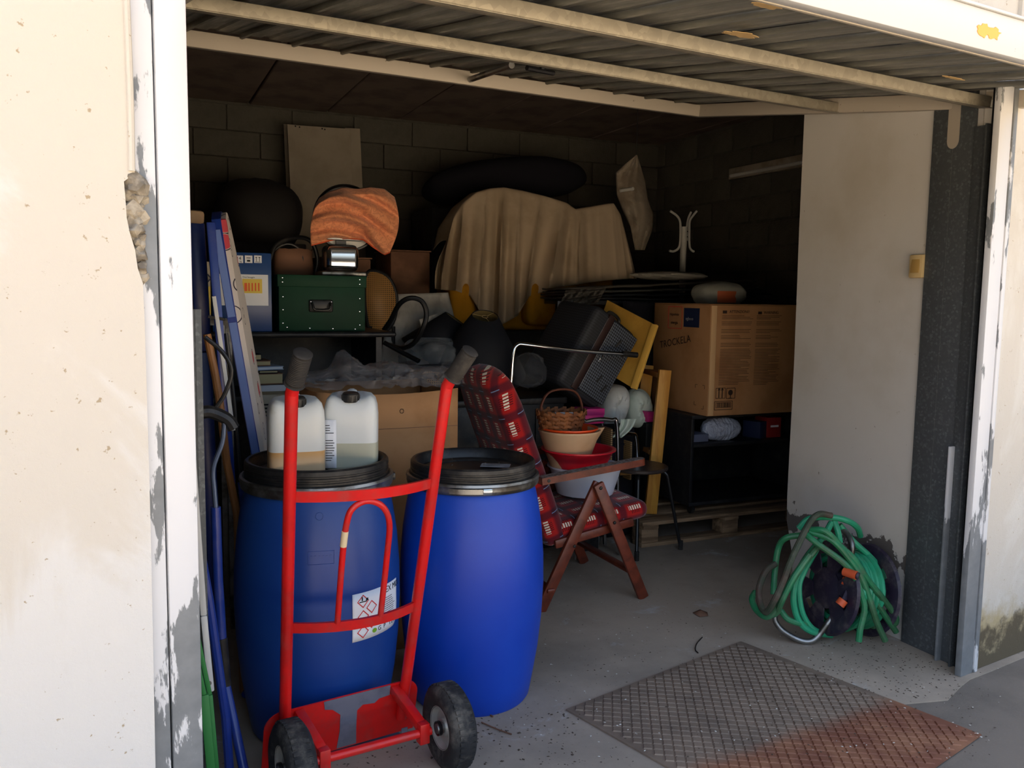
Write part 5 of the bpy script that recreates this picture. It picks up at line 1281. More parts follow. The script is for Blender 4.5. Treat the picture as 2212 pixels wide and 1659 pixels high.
# things on its shelf
zsh = .555
def wrapf(u, v):
    a = 2 * math.pi * u; t_ = (v - .5) * 2; R_ = .075 * (1 - abs(t_) ** 3) ** .5 + .004; R_ *= 1 + .10 * wobs(u, v, 2.0, 2) + .04 * math.sin(v * 70)
    return V((kx + .28 + t_ * .13, ky + .10 + R_ * math.cos(a) * .9, zsh + .066 + R_ * .85 * math.sin(a)))
b = B(); b.grid(wrapf, 36, 26, True); single(b, 'wrapped_bundle', 'wrap', 'white bubble-wrapped bundle on the black cabinet shelf', 'bundle')
b = B(); b.box((kx + .10, ky + .16, zsh + .024), (.13, .2, .045), None, .003); single(b, 'grey_book', mat('grey_blue_book', (92, 98, 120), .6), 'grey blue book lying left of the bubble-wrapped bundle', 'book')
rb = thing('red_carton', 'small dark red carton at the right end of the cabinet shelf', 'carton', (kx + .64, ky + .1, zsh))
b = B(); b.box((kx + .64, ky + .11, zsh + .062), (.10, .12, .12), None, .002); b.build('body', mat('dark_red_card', (130, 28, 26), .5), rb)
b = B(); b.box((kx + .64, ky + .0493, zsh + .07), (.06, .001, .012)); b.build('white_print', 'paper', rb)
b = B(); b.box((kx + .54, ky + .11, zsh + .05), (.07, .12, .10), Matrix.Rotation(.3, 3, 'Z'), .002); single(b, 'dark_carton', 'paper_blue', 'small dark blue carton beside the red one on the cabinet shelf', 'carton')
# big carton on top
gx0, gy0 = 2.955, 3.90; gw, gdp = .80, .56; gz0_, gz1_ = kt + .002, PY(1547, 659, 3.90).z
bg_ = thing('big_carton', 'big printed brown carton with the handwritten word on the black cabinet', 'carton', (gx0 + gw / 2, gy0 + gdp / 2, gz0_))
b = B(); b.box((gx0 + gw / 2, gy0 + gdp / 2, (gz0_ + gz1_) / 2), (gw, gdp, gz1_ - gz0_), None, .004); bigb = b.build('body', 'card', bg_)
b = B(); b.box((gx0 + .022, gy0 - .003, (gz0_ + gz1_) / 2), (.036, .006, gz1_ - gz0_ - .006), None, .002); b.build('glued_edge', 'card_edge', bigb)
b = B(); b.box((gx0 + gw / 2, gy0 + .12, gz1_ + .003), (gw, .236, .004)); b.build('top_flap', 'card', bg_); b = B(); b.box((gx0 + gw / 2, gy0 + gdp - .12, gz1_ + .003), (gw, .236, .004)); b.build('top_flap', 'card', bg_)
xs = gx0 - .0012
LF = lambda px, py, off=0.0: PX(px, py, xs - off)
def lplate(name, px0, py0, px1, py1, m, par, t_=.001, off=0):
    a, c = LF(px0, py0), LF(px1, py1); bb = B(); bb.box((xs - off, (a.y + c.y) / 2, (a.z + c.z) / 2), (t_, abs(a.y - c.y), abs(a.z - c.z))); return bb.build(name, m, par)
TL = lambda px, py, off=0.0015: M4(LF(px, py, off), V((0, -1, 0)), Z, V((-1, 0, 0)))
lplate('blue_label', 1478, 665, 1510, 708, 'paper_blue', bigb)
b = B(); b.text('eglooo', .026, TL(1481, 691, .002)); b.build('lettering', 'label_grey', bigb)
a, c = LF(1443, 708), LF(1474, 663); b = B()
for p, s_ in (((xs, (a.y + c.y) / 2, a.z), (.001, abs(a.y - c.y), .003)), ((xs, (a.y + c.y) / 2, c.z), (.001, abs(a.y - c.y), .003)), ((xs, a.y, (a.z + c.z) / 2), (.001, .003, abs(a.z - c.z))), ((xs, c.y, (a.z + c.z) / 2), (.001, .003, abs(a.z - c.z)))): b.box(p, s_)
b.build('stamp_outline', 'ink_red', bigb)
b = B(); b.text('risparmio', .024, TL(1447, 681)); b.text('energia', .024, TL(1449, 699)); b.build('lettering', 'ink', bigb)
b = B(); m_ = M4(LF(1426, 752, .0015), (V((0, -1, 0)) + V((0, 0, .18))).normalized(), (Z + V((0, .15, 0))).normalized(), V((-1, 0, 0))); b.text('TROCKELA', .06, m_, .0002, spacing=1.05)
b.build('handwriting', 'ink', bigb)
b = B()
for (x_, y_), (sx, sy) in (((1502, 830), (1, 1)), ((1522, 833), (-1, 1)), ((1499, 874), (1, -1)), ((1519, 884), (-1, -1))):
    p = LF(x_, y_); b.box(p + V((0, -.010 * sx, 0)), (.001, .02, .002)); b.box(p + V((0, 0, -.010 * sy)), (.001, .002, .02))
b.build('corner_marks', 'ink', bigb)
ys_ = gy0 - .0012
RF = lambda px, py, off=0.0: PY(px, py, ys_ - off)
TRt = lambda px, py, off=.0015: M4(RF(px, py, off), V((1, 0, 0)), Z, V((0, -1, 0)))
b = B(); b.text('ATTENZIONE!', .022, TRt(1576, 676)); b.text('WARNING', .022, TRt(1650, 678)); b.box(RF(1566, 674), (.028, .001, .016)); b.box(RF(1642, 676), (.026, .001, .015)); b.build('heading', 'ink', bigb)
b = B(); n = 0
for c_, (xa_, xb_) in enumerate(((1560, 1628), (1635, 1690))):
    for i in range(46):
        py = 682 + i * 3.3
        if i in (3, 7, 8, 12, 16, 17, 21): continue
        p0, p1 = RF(xa_ - i * .18, py), RF(xb_ - (8 * hsh(i, c_) + (20 if hsh(i, 9 + c_) > .8 else 0)) - i * .18, py)
        b.box((p0 + p1) / 2, (max(.01, p1.x - p0.x), .0008, .0021))
o = b.build('fine_print', 'ink', bigb); o['kind'] = 'stuff'
def frame_r(b, px0, py0, px1, py1, t_=.003):
    a, c = RF(px0, py1), RF(px1, py0); w, h = c.x - a.x, c.z - a.z; m_ = (a + c) / 2
    for p, s_ in (((m_.x, ys_, a.z), (w, .001, t_)), ((m_.x, ys_, c.z), (w, .001, t_)), ((a.x, ys_, m_.z), (t_, .001, h)), ((c.x, ys_, m_.z), (t_, .001, h))): b.box(p, s_)
b = B(); frame_r(b, 1546, 838, 1567, 861); frame_r(b, 1569, 838, 1588, 861); frame_r(b, 1543, 866, 1582, 886); frame_r(b, 1546, 869, 1579, 881, .002)
for dx in (1553, 1560):
    p = RF(dx, 850); b.box(p, (.006, .001, .05)); b.prism([(-.010, 0), (.010, 0), (0, .016)], M4(p + V((0, 0, .018)), V((1, 0, 0)), Z, V((0, -1, 0))), .001)
p = RF(1578, 848); b.lathe([(0, 0), (.016, 0)], 16, M4(p, V((1, 0, 0)), Z, V((0, -1, 0)))); b.box(p - V((0, 0, .02)), (.005, .001, .03)); b.box(p - V((0, 0, .032)), (.024, .001, .004))
for i in range(18): b.box(RF(1549 + i * 1.65, 875), (.0035 if hsh(i) > .5 else .0018, .001, .026))
o = b.build('pictograms', 'ink', bigb); o['kind'] = 'stuff'

# ================================================================== WOODEN FRAME, YELLOW PANEL, SUITCASE
fx = thing('wooden_frame', 'pale wooden frame leaning upright in front of the big carton', 'wooden frame', (2.66, 4.0, PT))  # plain leaning frame of wooden stiles and rails
q0 = PZ(1408, 1112, PT + .002); q1 = PY(1440, 800, q0.y - .0)
fy = V((.27, .96, 0)).normalized(); uu = (q1 - q0).normalized()
fw_, fh_ = .36, (q1 - q0).length
def fr_beam(a, b_, nm, w=.045, h=.06): bb = B(); bb.beam(a, b_, w, h, fy, .002); return bb.build(nm, 'yellow_wood', fx)
nf = uu.cross(fy).normalized()
pk_ = lambda s_, t_: q0 + fy * s_ + uu * t_
for s_ in (0.03, fw_):
    bb = B(); bb.beam(pk_(s_, 0), pk_(s_, fh_), .03, .07, nf, .002); bb.build('stile', 'yellow_wood', fx)
for t_ in (fh_ - .035, .35):
    bb = B(); bb.beam(pk_(.06, t_), pk_(fw_ - .03, t_), .028, .07, nf, .002); bb.build('rail', 'brown_wood', fx)
# yellow panel
yp = 4.02
A1, A2, A3 = PY(1312, 648, yp + .35), PY(1412, 700, yp), PY(1366, 838, yp - .02)
du = (A2 - A1); dv_ = (A3 - A2); nn = du.cross(dv_).normalized()
if nn.dot(A2 - CAM) < 0: nn = -nn
b = B()
lo = b.ring([A1, A2, A3, A1 + dv_]); hi = b.ring([q + nn * .035 + V((.0, 0, 0)) for q in (A1, A2, A3, A1 + dv_)]); b.skin([lo, hi], cap=True)
o = thing('yellow_panel', 'tilted yellow foam-board panel behind the checked suitcase', 'panel', ((A1 + A3) / 2))
b.build('board', mat('yellow_board', (196, 150, 60), .7, c2=(180, 134, 50), ns=4), o)
b = B(); b.beam(A2 + du.normalized() * .012, A3 + du.normalized() * .012, .035, .022, nn, .002); b.build('edge_strip', mat('yellow_edge', (222, 174, 78), .6), o)
# checked suitcase, tilted
sc0 = PY(1278, 772, 4.12)
Lx = (PY(1352, 693, 3.98) - PY(1262, 858, 3.98)).normalized()           # long axis
fn = V((.35, -.90, .25)); fn = (fn - Lx * fn.dot(Lx)).normalized(); wx = Lx.cross(fn).normalized()
if wx.x < 0: wx = -wx
m_ = M4(sc0, wx, -fn, Lx)
if m_.to_3x3().determinant() < 0: m_ = M4(sc0, wx, fn, Lx)
case = thing('checked_suitcase', 'soft grey and black checked suitcase tipped over on the junk pile', 'suitcase', m_)
b = B(); b.box((-.04, .07, -.01), (.34, .36, .48), None, .04, 5); b.build('shell', 'case_side', case, world=False, ang=60)
fs = -1 if (m_.to_3x3() @ V((0, -1, 0))).dot(CAM - sc0) > 0 else 1
b = B(); b.box((.03, fs * .112, 0), (.20, .016, .42), None, .007, 3); pk = b.build('front_pocket', 'case_front', case, world=False)
b = B(); b.box((-.095, fs * .106, 0), (.045, .020, .45), None, .006, 2); b.build('leather_trim', 'case_trim', case, world=False)
b = B(); b.tube([V((-.115, fs * .112, -.2 + i * .02)) for i in range(21)], .002, 6); b.tube([V((-.07, fs * .118, -.2 + i * .02)) for i in range(21)], .002, 6); b.build('stitching', 'label_grey', case, world=False)
b = B(); b.box((-.04, fs * .124, .0), (.010, .005, .035), None, .002); b.tube([V((-.04, fs * .126, -.022)) + V((.006 * math.cos(i), 0, .006 * math.sin(i))) for i in range(7)], .0015, 6); b.build('zip_pull', 'chrome', case, world=False)
for dx, dz in ((.02, .12), (.09, .10), (.02, -.10), (.08, -.13)):
    b = B(); b.box((dx, fs * .122, dz), (.012, .006, .05), Matrix.Rotation(.2, 3, 'Y'), .002); b.build('strap_tab', 'black_plastic', pk, world=False)
b = B(); b.tube([V((-.05, 0, .228)), V((-.045, 0, .262)), V((.0, 0, .272)), V((.045, 0, .262)), V((.05, 0, .228))], .010, 8, sub=4); b.build('handle', 'black_plastic', case, world=False)
# steel walking frame bar in front of it
yw = 3.86
wk = thing('steel_walker', 'bent chrome tube walking frame in front of the checked suitcase', 'walking frame', (PY(1105, 900, yw).x, yw, 0))
P_ = [PY(1100, 900, yw), PY(1105, 810, yw), PY(1109, 762, yw), PY(1118, 745, yw), PY(1140, 745, yw), PY(1240, 757, yw), PY(1365, 766, yw)]
P_ = [V((P_[0].x, yw, .012))] + P_
b = B(); b.tube(P_, .0105, 12, sub=5); b.build('frame', 'chrome', wk)
b = B(); b.tube([PY(1345, 764, yw), PY(1376, 767, yw)], .015, 12); b.build('grip', 'black_plastic', wk)

# ================================================================== MIDDLE PILE
# crates that carry the pile
def crate(name, x0, x1, y0, y1, z1, m, label):
    o = thing(name, label, 'crate', ((x0 + x1) / 2, (y0 + y1) / 2, 0))
    b = B(); b.box(((x0 + x1) / 2, (y0 + y1) / 2, z1 / 2), (x1 - x0, y1 - y0, z1), None, .01); b.build('body', m, o)
    b = B(); b.box(((x0 + x1) / 2, (y0 + y1) / 2, z1 - .02), (x1 - x0 + .02, y1 - y0 + .02, .035), None, .006); b.build('rim', m, o)
    for k_ in range(3):
        b = B(); b.box((x0 + (x1 - x0) * (.25 + .25 * k_), y0 - .004, z1 / 2 - .02), (.03, .012, z1 - .08)); b.build('rib', m, o)
    return o
crate('dark_crate', 1.52, 2.17, 4.12, 4.72, .84, 'black_plastic', 'large black crate under the checked suitcase behind the tartan chair')
crate('dark_crate', 2.24, 2.66, 4.33, 4.88, .70, 'black_plastic', 'lower black crate under the two stuffed pillows')
# stuffed pillows
def blob(c, rx, ry, rz, f, nu=40, nv=26):
    def g(u, v):
        a = 2 * math.pi * u; e = math.pi * (v - .5); ce, se = math.cos(e), math.sin(e)
        p = V((math.copysign(abs(math.cos(a)) ** .8, math.cos(a)) * abs(ce) ** .7, math.copysign(abs(math.sin(a)) ** .8, math.sin(a)) * abs(ce) ** .7, math.copysign(abs(se) ** .9, se)))
        p *= 1 + f(u, v); return V(c) + V((p.x * rx, p.y * ry, p.z * rz))
    b = B(); b.grid(g, nu, nv, True); return b
for (px, py, rx, rz, m, lab, rl) in ((1324, 876, .082, .125, 'white_cloth', 'white stuffed pillow with a puckered middle beside the suitcase', .25), (1376, 882, .078, .115, 'mint_cloth', 'pale mint stuffed pillow with a puckered middle under the yellow panel', -.1)):
    c = PY(px, py, 4.32); R3 = Matrix.Rotation(rl, 3, 'Y')
    def pf(u, v):
        a = 2 * math.pi * u; fx_, fz_ = math.cos(a) * math.cos(math.pi * (v - .5)), math.sin(math.pi * (v - .5))
        front = max(0, -math.sin(a)); r2 = fx_ * fx_ + fz_ * fz_; an = math.atan2(fz_, fx_)
        return -.45 * front * math.exp(-r2 / .06) + .05 * front * math.sin(11 * an) * math.exp(-((math.sqrt(r2) - .4) / .3) ** 2) + .03 * wobs(u, v, 2.2)
    b = blob((0, 0, 0), rx, .10, rz, pf, 56, 36); b.warp(lambda p: c + R3 @ p); single(b, 'stuffed_pillow', m, lab, 'pillow', 'stuffed pillows')
# hanging tail of the mint pillowcase
b = B(); b.grid(lambda u, v: PY(1358 - 26 * v + (u - .5) * (34 - 16 * v) + 6 * math.sin(v * 3), 905 + 40 * v, 4.02 + .015 * math.sin(u * 9)), 14, 14); o = single(b, 'cloth_tail', 'mint_cloth', 'loose pale mint cloth corner hanging below the two pillows', 'cloth'); solid(o, .006, 0)
# pink boxes
for px0, py0, px1, py1, y, lab in ((1256, 882, 1305, 917, 3.98, 'bright pink cardboard box beside the wicker basket'), (1399, 889, 1413, 912, 4.2, 'corner of a second pink box behind the pale wooden frame')):
    a, c = PY(px0, py1, y), PY(px1, py0, y); h = c.z - a.z
    o = thing('pink_box', lab, 'box', ((a.x + c.x) / 2, y + .06, a.z), 'pink boxes')
    b = B(); b.box(((a.x + c.x) / 2, y + .06, a.z + h / 2 - .01), (c.x - a.x, .12, h - .02), None, .002); b.build('body', 'pink', o)
    b = B(); b.box(((a.x + c.x) / 2, y + .06, c.z - .018), (c.x - a.x + .006, .126, .035), None, .002); b.build('lid', 'pink', o)
pa = PY(1280, 917, 3.98); b = B(); b.box((pa.x - .02, 4.05, pa.z / 2 - .002), (.16, .13, pa.z - .006), None, .004); single(b, 'dark_carton', 'black_board', 'plain black carton under the bright pink box', 'carton')
pa = PY(1405, 912, 4.2); b = B(); b.box((pa.x, 4.27, pa.z / 2 - .002), (.05, .13, pa.z - .006), None, .004); single(b, 'dark_carton', 'black_board', 'narrow black carton under the second pink box', 'carton')
# lampshades
def lampshade(px, py, y, tilt, rt, rb_, h, label):
    c = PY(px, py, y); m_ = Matrix.Translation(c) @ tilt
    o = thing('lampshade', label, 'lampshade', c - V((0, 0, h)))
    b = B(); b.lathe([(rb_, -h), (rt, 0)], 48, m_); q = b.build('shade', 'shade', o); solid(q, .003, 0)
    b = B(); b.lathe([(rb_ - .004, -h + .002), (rt - .003, -.002)], 48, m_); b.build('lining', 'shade_in', o)
    b = B(); b.tube([m_ @ V((.016 * math.cos(i * .6), .016 * math.sin(i * .6), -.006)) for i in range(11)], .0016, 6, closed=True)
    for i in range(3):
        a = 2 * math.pi * i / 3 + .5; b.tube([m_ @ V((.016 * math.cos(a), .016 * math.sin(a), -.006)), m_ @ V((rt * math.cos(a), rt * math.sin(a), -.003))], .0014, 6)
    b.build('wire_spider', mat('brass_wire', (190, 170, 120), .4, .6), o); return o
lampshade(1048, 682, 4.22, Matrix.Rotation(.42, 4, 'X') @ Matrix.Rotation(-.06, 4, 'Y'), .070, .26, .33, 'large black cone lampshade with gold lining tipped towards the front')
lampshade(985, 690, 4.45, Matrix.Rotation(.3, 4, 'X') @ Matrix.Rotation(.55, 4, 'Y'), .07, .18, .26, 'black lampshade lying tilted behind the large cone lampshade')
# pale paper sheets, plastic bags
def sheetq(name, m, label, cat, L, y0_, y1_, fold=.02, n=26, k=3):
    def f(u, v):
        a, c, d, e = L
        px = (a[0] * (1 - u) + c[0] * u) * (1 - v) + (d[0] * (1 - u) + e[0] * u) * v; py = (a[1] * (1 - u) + c[1] * u) * (1 - v) + (d[1] * (1 - u) + e[1] * u) * v
        return PY(px, py, y0_ + (y1_ - y0_) * v + fold * wob(u * k * 2, v * k, .5))
    b = B(); b.grid(f, n, n); o = single(b, name, m, label, cat); solid(o, .002, 0); return o
sheetq('paper_sheet', mat('grey_white_paper', (168, 164, 156), .8, c2=(146, 142, 134), ns=3), 'large pale grey wrapping paper bunched behind the black bentwood loop', 'paper', ((842, 636), (968, 632), (820, 790), (1000, 760)), 4.75, 4.55, .03)
sheetq('paper_sheet', mat('grey_paper_b', (150, 146, 138), .8), 'stiff pale paper corner poking out beside the black lampshade', 'paper', ((905, 690), (960, 672), (930, 772), (980, 740)), 4.52, 4.42, .01)
def bagf(c, rx, ry, rz, seed):
    return blob(c, rx, ry, rz, lambda u, v: .20 * wobs(u, v, 1.7, seed) + .09 * wobs(u, v, 4.3, seed * 2), 56, 36)
b = bagf(PY(935, 768, 4.35), .17, .12, .085, 1.3); single(b, 'plastic_bag', 'film_d', 'crumpled clear plastic bag below the black bentwood loop', 'plastic bag', 'plastic bags')
b = bagf(PY(1142, 800, 4.05), .085, .08, .085, 4.1); single(b, 'plastic_bag', glassy('grey_clear_bag', (96, 98, 102), 0.06, 0.25), 'small clear plastic bag beside the chrome walking frame post', 'plastic bag', 'plastic bags')
b = bagf(PY(985, 808, 3.72), .07, .07, .055, 7.7); single(b, 'plastic_bag', 'film', 'clear plastic bag tuft at the right edge of the tall carton', 'plastic bag', 'plastic bags')
# cane chair with black bent frame
cn = thing('cane_chair', 'cane chair with a black bent tube frame right of the desk', 'chair', (1.42, 4.4, 0))
b = B(); L_ = [(792, 590), (822, 588), (845, 606), (857, 640), (855, 680), (838, 712), (800, 714), (788, 650)]
poly = [PY(a, c, 4.62) for a, c in L_]; poly = spline(poly, 4, True)
vs = [b.bm.verts.new(p) for p in poly]; b.bm.faces.new(vs); o = b.build('cane_back', 'cane', cn); solid(o, .006, 0)
b = B(); b.tube(poly, .009, 8, closed=True); b.build('back_frame', 'black_metal', cn)
b = B(); b.tube([PY(a, c, 4.20 + d) for a, c, d in [(830, 712, .2), (845, 690, .12), (862, 658, .04), (885, 644, 0), (910, 650, 0), (921, 675, 0), (915, 705, 0), (895, 740, .04), (868, 752, .1), (840, 745, .2)]], .013, 10, sub=5); b.build('arm_loop', 'black_metal', cn)
b = B(); b.tube([PY(830, 740, 4.22), PY(870, 762, 4.16), PY(905, 780, 4.10)], .017, 10, sub=4, flat=.7); b.build('arm_pad', 'black_metal', cn)
L_ = [(880, 800), (900, 793), (960, 791), (990, 794), (1000, 818), (985, 835), (890, 835), (878, 820)]
poly = spline([PY(a, c, 3.98 + .0 * i) for i, (a, c) in enumerate(L_)], 4, True); b = B(); b.bm.faces.new([b.bm.verts.new(p) for p in poly]); o = b.build('cane_seat', 'cane', cn); solid(o, .006, 0)
b = B(); b.tube(poly, .010, 8, closed=True); b.build('seat_frame', 'black_metal', cn)
for px, y in ((885, 3.99), (985, 3.99), (800, 4.62), (850, 4.62)):
    p = PY(px, 825 if y < 4.2 else 705, y); b = B(); b.tube([p, V((p.x, p.y + .03, .01))], .011, 8); b.build('leg', 'black_metal', cn)
# chrome chairs behind the basins
def chrome_chair(px, py, y, h, w, label, canep=True):
    c = PY(px, py, y); o = thing('chrome_chair', label, 'chair', (c.x, y, 0), 'chrome cane chairs')
    for dy in (0, w):
        b = B(); b.tube([V((c.x - .22, y + dy, .012)), V((c.x - .21, y + dy, c.z - .06)), V((c.x - .17, y + dy, c.z)), V((c.x - .03, y + dy, c.z)), V((c.x + .01, y + dy, c.z - .05)), V((c.x + .03, y + dy, .25)), V((c.x + .05, y + dy, .012))], .0115, 12, sub=6); b.build('side_tube', 'chrome', o)
    b = B(); b.box((c.x - .09, y + w / 2, .40), (.24, w - .02, .02), None, .006); b.build('seat', 'cane_seat', o)
    b = B(); b.box((c.x - .005, y + w / 2, c.z - .16), (.012, w - .05, .22), None, .004); b.build('backrest', cane('woven_cane_%d' % int(px), (150, 118, 74), (1, 2)), o); return o
chrome_chair(1330, 907, 3.85, .8, .16, 'chrome tube cane chair directly behind the stacked basins')
chrome_chair(1372, 937, 4.04, .7, .24, 'chrome tube cane chair half hidden behind the round stool')
b = B(); b.box((2.55, 4.20, .33), (.22, .12, .66), None, .05, 4); b.box((2.55, 4.14, .55), (.18, .02, .012), None, .004); single(b, 'black_holdall', 'dark_cloth', 'black soft bag standing between the chrome chair and the pale wooden frame', 'bag')

# ================================================================== BACK OF THE GARAGE
# stack under the dust sheet: cabinet, then ochre sofa
yo = 5.25
sx0, sx1 = PY(965, 640, yo).x, PY(1335, 640, yo).x
b = B(); zt2 = PY(1100, 715, yo).z
b.box(((sx0 + sx1) / 2, yo + .40, zt2 / 2), (sx1 - sx0 + .05, .72, zt2), None, .01); single(b, 'dark_sideboard', 'black_board', 'dark sideboard under the ochre sofa at the back', 'sideboard')
so = thing('ochre_sofa', 'ochre yellow sofa stored under the beige dust sheet', 'sofa', ((sx0 + sx1) / 2, yo + .35, zt2))
zts = PY(1100, 470, yo + .2).z
def sb(nm, x0, x1, y0, y1, z0, z1, r=.05): b = B(); b.box(((x0 + x1) / 2, (y0 + y1) / 2, (z0 + z1) / 2), (x1 - x0, y1 - y0, z1 - z0), None, r, 5); b.build(nm, 'ochre', so)
sx0 += .16
sb('seat', sx0 + .02, sx1 - .02, yo + .06, yo + .68, zt2, zt2 + .30); sb('arm', sx0 - .0, sx0 + .22, yo + .04, yo + .70, zt2, zt2 + .46); sb('arm', sx1 - .22, sx1, yo + .04, yo + .70, zt2, zt2 + .42)
sb('backrest', sx0 + .22, sx1 - .25, yo + .45, yo + .70, zt2 + .2, zts - .02); sb('seat_cushion', sx0 + .2, sx1 - .2, yo + .0, yo + .5, zt2 + .22, zt2 + .40)
for px0, px1 in ((972, 1030), (1138, 1205), (1212, 1250)):
    a, c = PY(px0, 690, yo - .05), PY(px1, 622, yo - .05); b = B(); b.box(((a.x + c.x) / 2, yo - .0, (max(a.z, zt2) + c.z) / 2), (c.x - a.x, .16, c.z - zt2), None, .05, 4); b.build('front_roll', 'ochre', so)
topD = [(968, 520), (980, 470), (1000, 440), (1030, 416), (1062, 407), (1090, 405), (1130, 412), (1180, 424), (1225, 438), (1245, 452), (1270, 448), (1300, 443), (1326, 439), (1340, 462), (1350, 500)]
hemD = [(940, 624), (955, 626), (985, 628), (1016, 640), (1048, 690), (1080, 704), (1118, 682), (1143, 640), (1200, 622), (1240, 616), (1275, 610), (1310, 606), (1345, 603), (1362, 602), (1375, 602)]
def drape(u, v):
    if v < .28:   # over the top, back to front
        t_ = v / .28; a = lerpL(topD, u); p = PY(a[0], a[1], yo + .42); p.y += 0; q = PY(a[0], a[1], yo + .02)
        z_ = p.z; return V((q.x + (p.x - q.x) * 0, yo + .32 - .30 * t_, q.z + .0 + .025 * math.sin(math.pi * t_) - .05 * (1 - t_)))
    t_ = (v - .28) / .72; a, c = lerpL(topD, u), lerpL(hemD, u)
    px = a[0] * (1 - t_) + c[0] * t_; py = a[1] * (1 - t_) + c[1] * t_
    px += (-10 * math.sin(math.pi * t_) if u < .12 else 0) * (1 - u / .12)
    k = u * 18
    amp = .105 * min(1, t_ * 1.6) ** .8 * (1 if u < .62 else max(.12, 1 - (u - .62) * 6))
    f = amp * (1 - abs(math.sin(k * 2.1 + .8 * math.sin(k * .8) + .25 * t_)) ** .55 + .18 * math.sin(k * 5.3 + 2 * math.sin(k)))
    return PY(px, py, yo + .02 - .10 * math.sin(math.pi / 2 * t_) - f)
b = B(); b.grid(drape, 220, 60); o = single(b, 'dust_sheet', 'cover', 'beige dust sheet draped in folds over the stored sofa', 'dust sheet', ang=80); solid(o, .003, 0)
# dark mattress bundle behind it
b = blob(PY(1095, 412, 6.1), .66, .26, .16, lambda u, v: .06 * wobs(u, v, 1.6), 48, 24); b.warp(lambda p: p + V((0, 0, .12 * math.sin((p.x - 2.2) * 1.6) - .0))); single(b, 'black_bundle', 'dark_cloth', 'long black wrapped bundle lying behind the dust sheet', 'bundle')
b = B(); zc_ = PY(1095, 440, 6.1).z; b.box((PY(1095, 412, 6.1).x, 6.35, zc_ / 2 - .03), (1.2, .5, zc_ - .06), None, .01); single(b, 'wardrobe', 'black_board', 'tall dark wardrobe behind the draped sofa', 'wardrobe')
# things in the dark at the back left
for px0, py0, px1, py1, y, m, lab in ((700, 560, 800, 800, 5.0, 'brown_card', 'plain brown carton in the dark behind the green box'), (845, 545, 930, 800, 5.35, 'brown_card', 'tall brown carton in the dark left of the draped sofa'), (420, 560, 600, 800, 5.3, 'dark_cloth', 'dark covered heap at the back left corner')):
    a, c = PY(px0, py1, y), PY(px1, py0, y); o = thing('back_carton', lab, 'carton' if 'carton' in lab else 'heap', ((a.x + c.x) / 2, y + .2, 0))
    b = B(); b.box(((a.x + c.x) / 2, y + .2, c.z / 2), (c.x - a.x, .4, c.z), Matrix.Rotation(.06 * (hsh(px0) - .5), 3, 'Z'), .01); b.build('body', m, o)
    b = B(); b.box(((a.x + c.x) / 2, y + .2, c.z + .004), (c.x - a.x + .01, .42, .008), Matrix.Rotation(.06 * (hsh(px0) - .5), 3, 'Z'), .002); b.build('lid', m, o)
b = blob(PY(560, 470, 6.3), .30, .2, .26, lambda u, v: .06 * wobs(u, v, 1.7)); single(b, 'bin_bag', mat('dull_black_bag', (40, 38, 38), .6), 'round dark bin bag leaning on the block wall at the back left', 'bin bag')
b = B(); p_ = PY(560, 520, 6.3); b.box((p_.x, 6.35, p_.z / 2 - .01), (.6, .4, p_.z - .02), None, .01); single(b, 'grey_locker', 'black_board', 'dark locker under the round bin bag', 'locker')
# leaning melamine boards
for px0, px1, py, yy, lab, dx in ((620, 755, 268, 6.70, 'wide off-white melamine board leaning on the back wall, front one', 0), (745, 777, 276, 6.78, 'narrow off-white melamine board behind the wide one, right edge', 0), (612, 640, 268, 6.80, 'off-white melamine board behind the wide one, left edge', 0)):
    a, c = PY(px0, py + 0, yy), PY(px1, py + (px1 - px0) * .085, yy); w_b = c.x - a.x
    lean = 10 / 640 * 2.2
    o = thing('melamine_board', lab, 'board', ((a.x + c.x) / 2, yy - .1, 0), 'leaning melamine boards')
    b = B(); t0_ = V(((a.x + c.x) / 2, yy, a.z)); b0_ = V(((a.x + c.x) / 2 + .06, yy - .22, .0)); b.beam(b0_, t0_, w_b, .018, V((0, 1, 0)), .001); b.build('panel', 'melamine', o)
    if px0 == 620:
        for i, dxx in enumerate((.06, .09, .26, .28)):
            b = B(); b.lathe([(0, .001), (.005, .0008), (.006, 0)], 8, M4(V((a.x + dxx, yy - .012, a.z - .012 - .004 * (i % 2))), V((1, 0, 0)), Z, V((0, -1, 0)))); b.build('screw_hole', 'ink_black', o)
# hanging cloth bag
def hang(u, v):
    L = [(1374, 335), (1330, 372), (1332, 420), (1345, 455), (1362, 490), (1372, 540)]; R = [(1376, 335), (1394, 390), (1400, 430), (1412, 462), (1410, 495), (1392, 540)]
    a, c = lerpL(L, v), lerpL(R, v); px = a[0] * (1 - u) + c[0] * u; py = a[1] * (1 - u) + c[1] * u
    return PY(px, py, 5.7 - .10 * math.sin(math.pi * u) * math.sin(math.pi * v) + .02 * wob(u * 7, v * 8))
b = B(); b.grid(hang, 24, 40); o = thing('hanging_bag', 'dirty white cloth bag hanging from a point above the dust sheet', 'cloth bag', PY(1380, 540, 5.7)); q = b.build('cloth', 'dirty_white', o); solid(q, .004, 0)
p_ = PY(1375, 335, 5.7); b = B(); b.tube([p_, V((p_.x, p_.y, ZC))], .003, 6); b.build('cord', 'black_metal', o)
b = B(); kp = PY(1365, 408, 5.58); b.lathe([(0, .02), (.012, .016), (.016, 0), (.01, -.02)], 14, M4(kp, V((1, 0, 0)), Z, V((0, -1, 0)))); b.tube([kp, kp + V((-.10, 0, -.02))], .012, 8); b.build('toggle', 'white_metal', o)
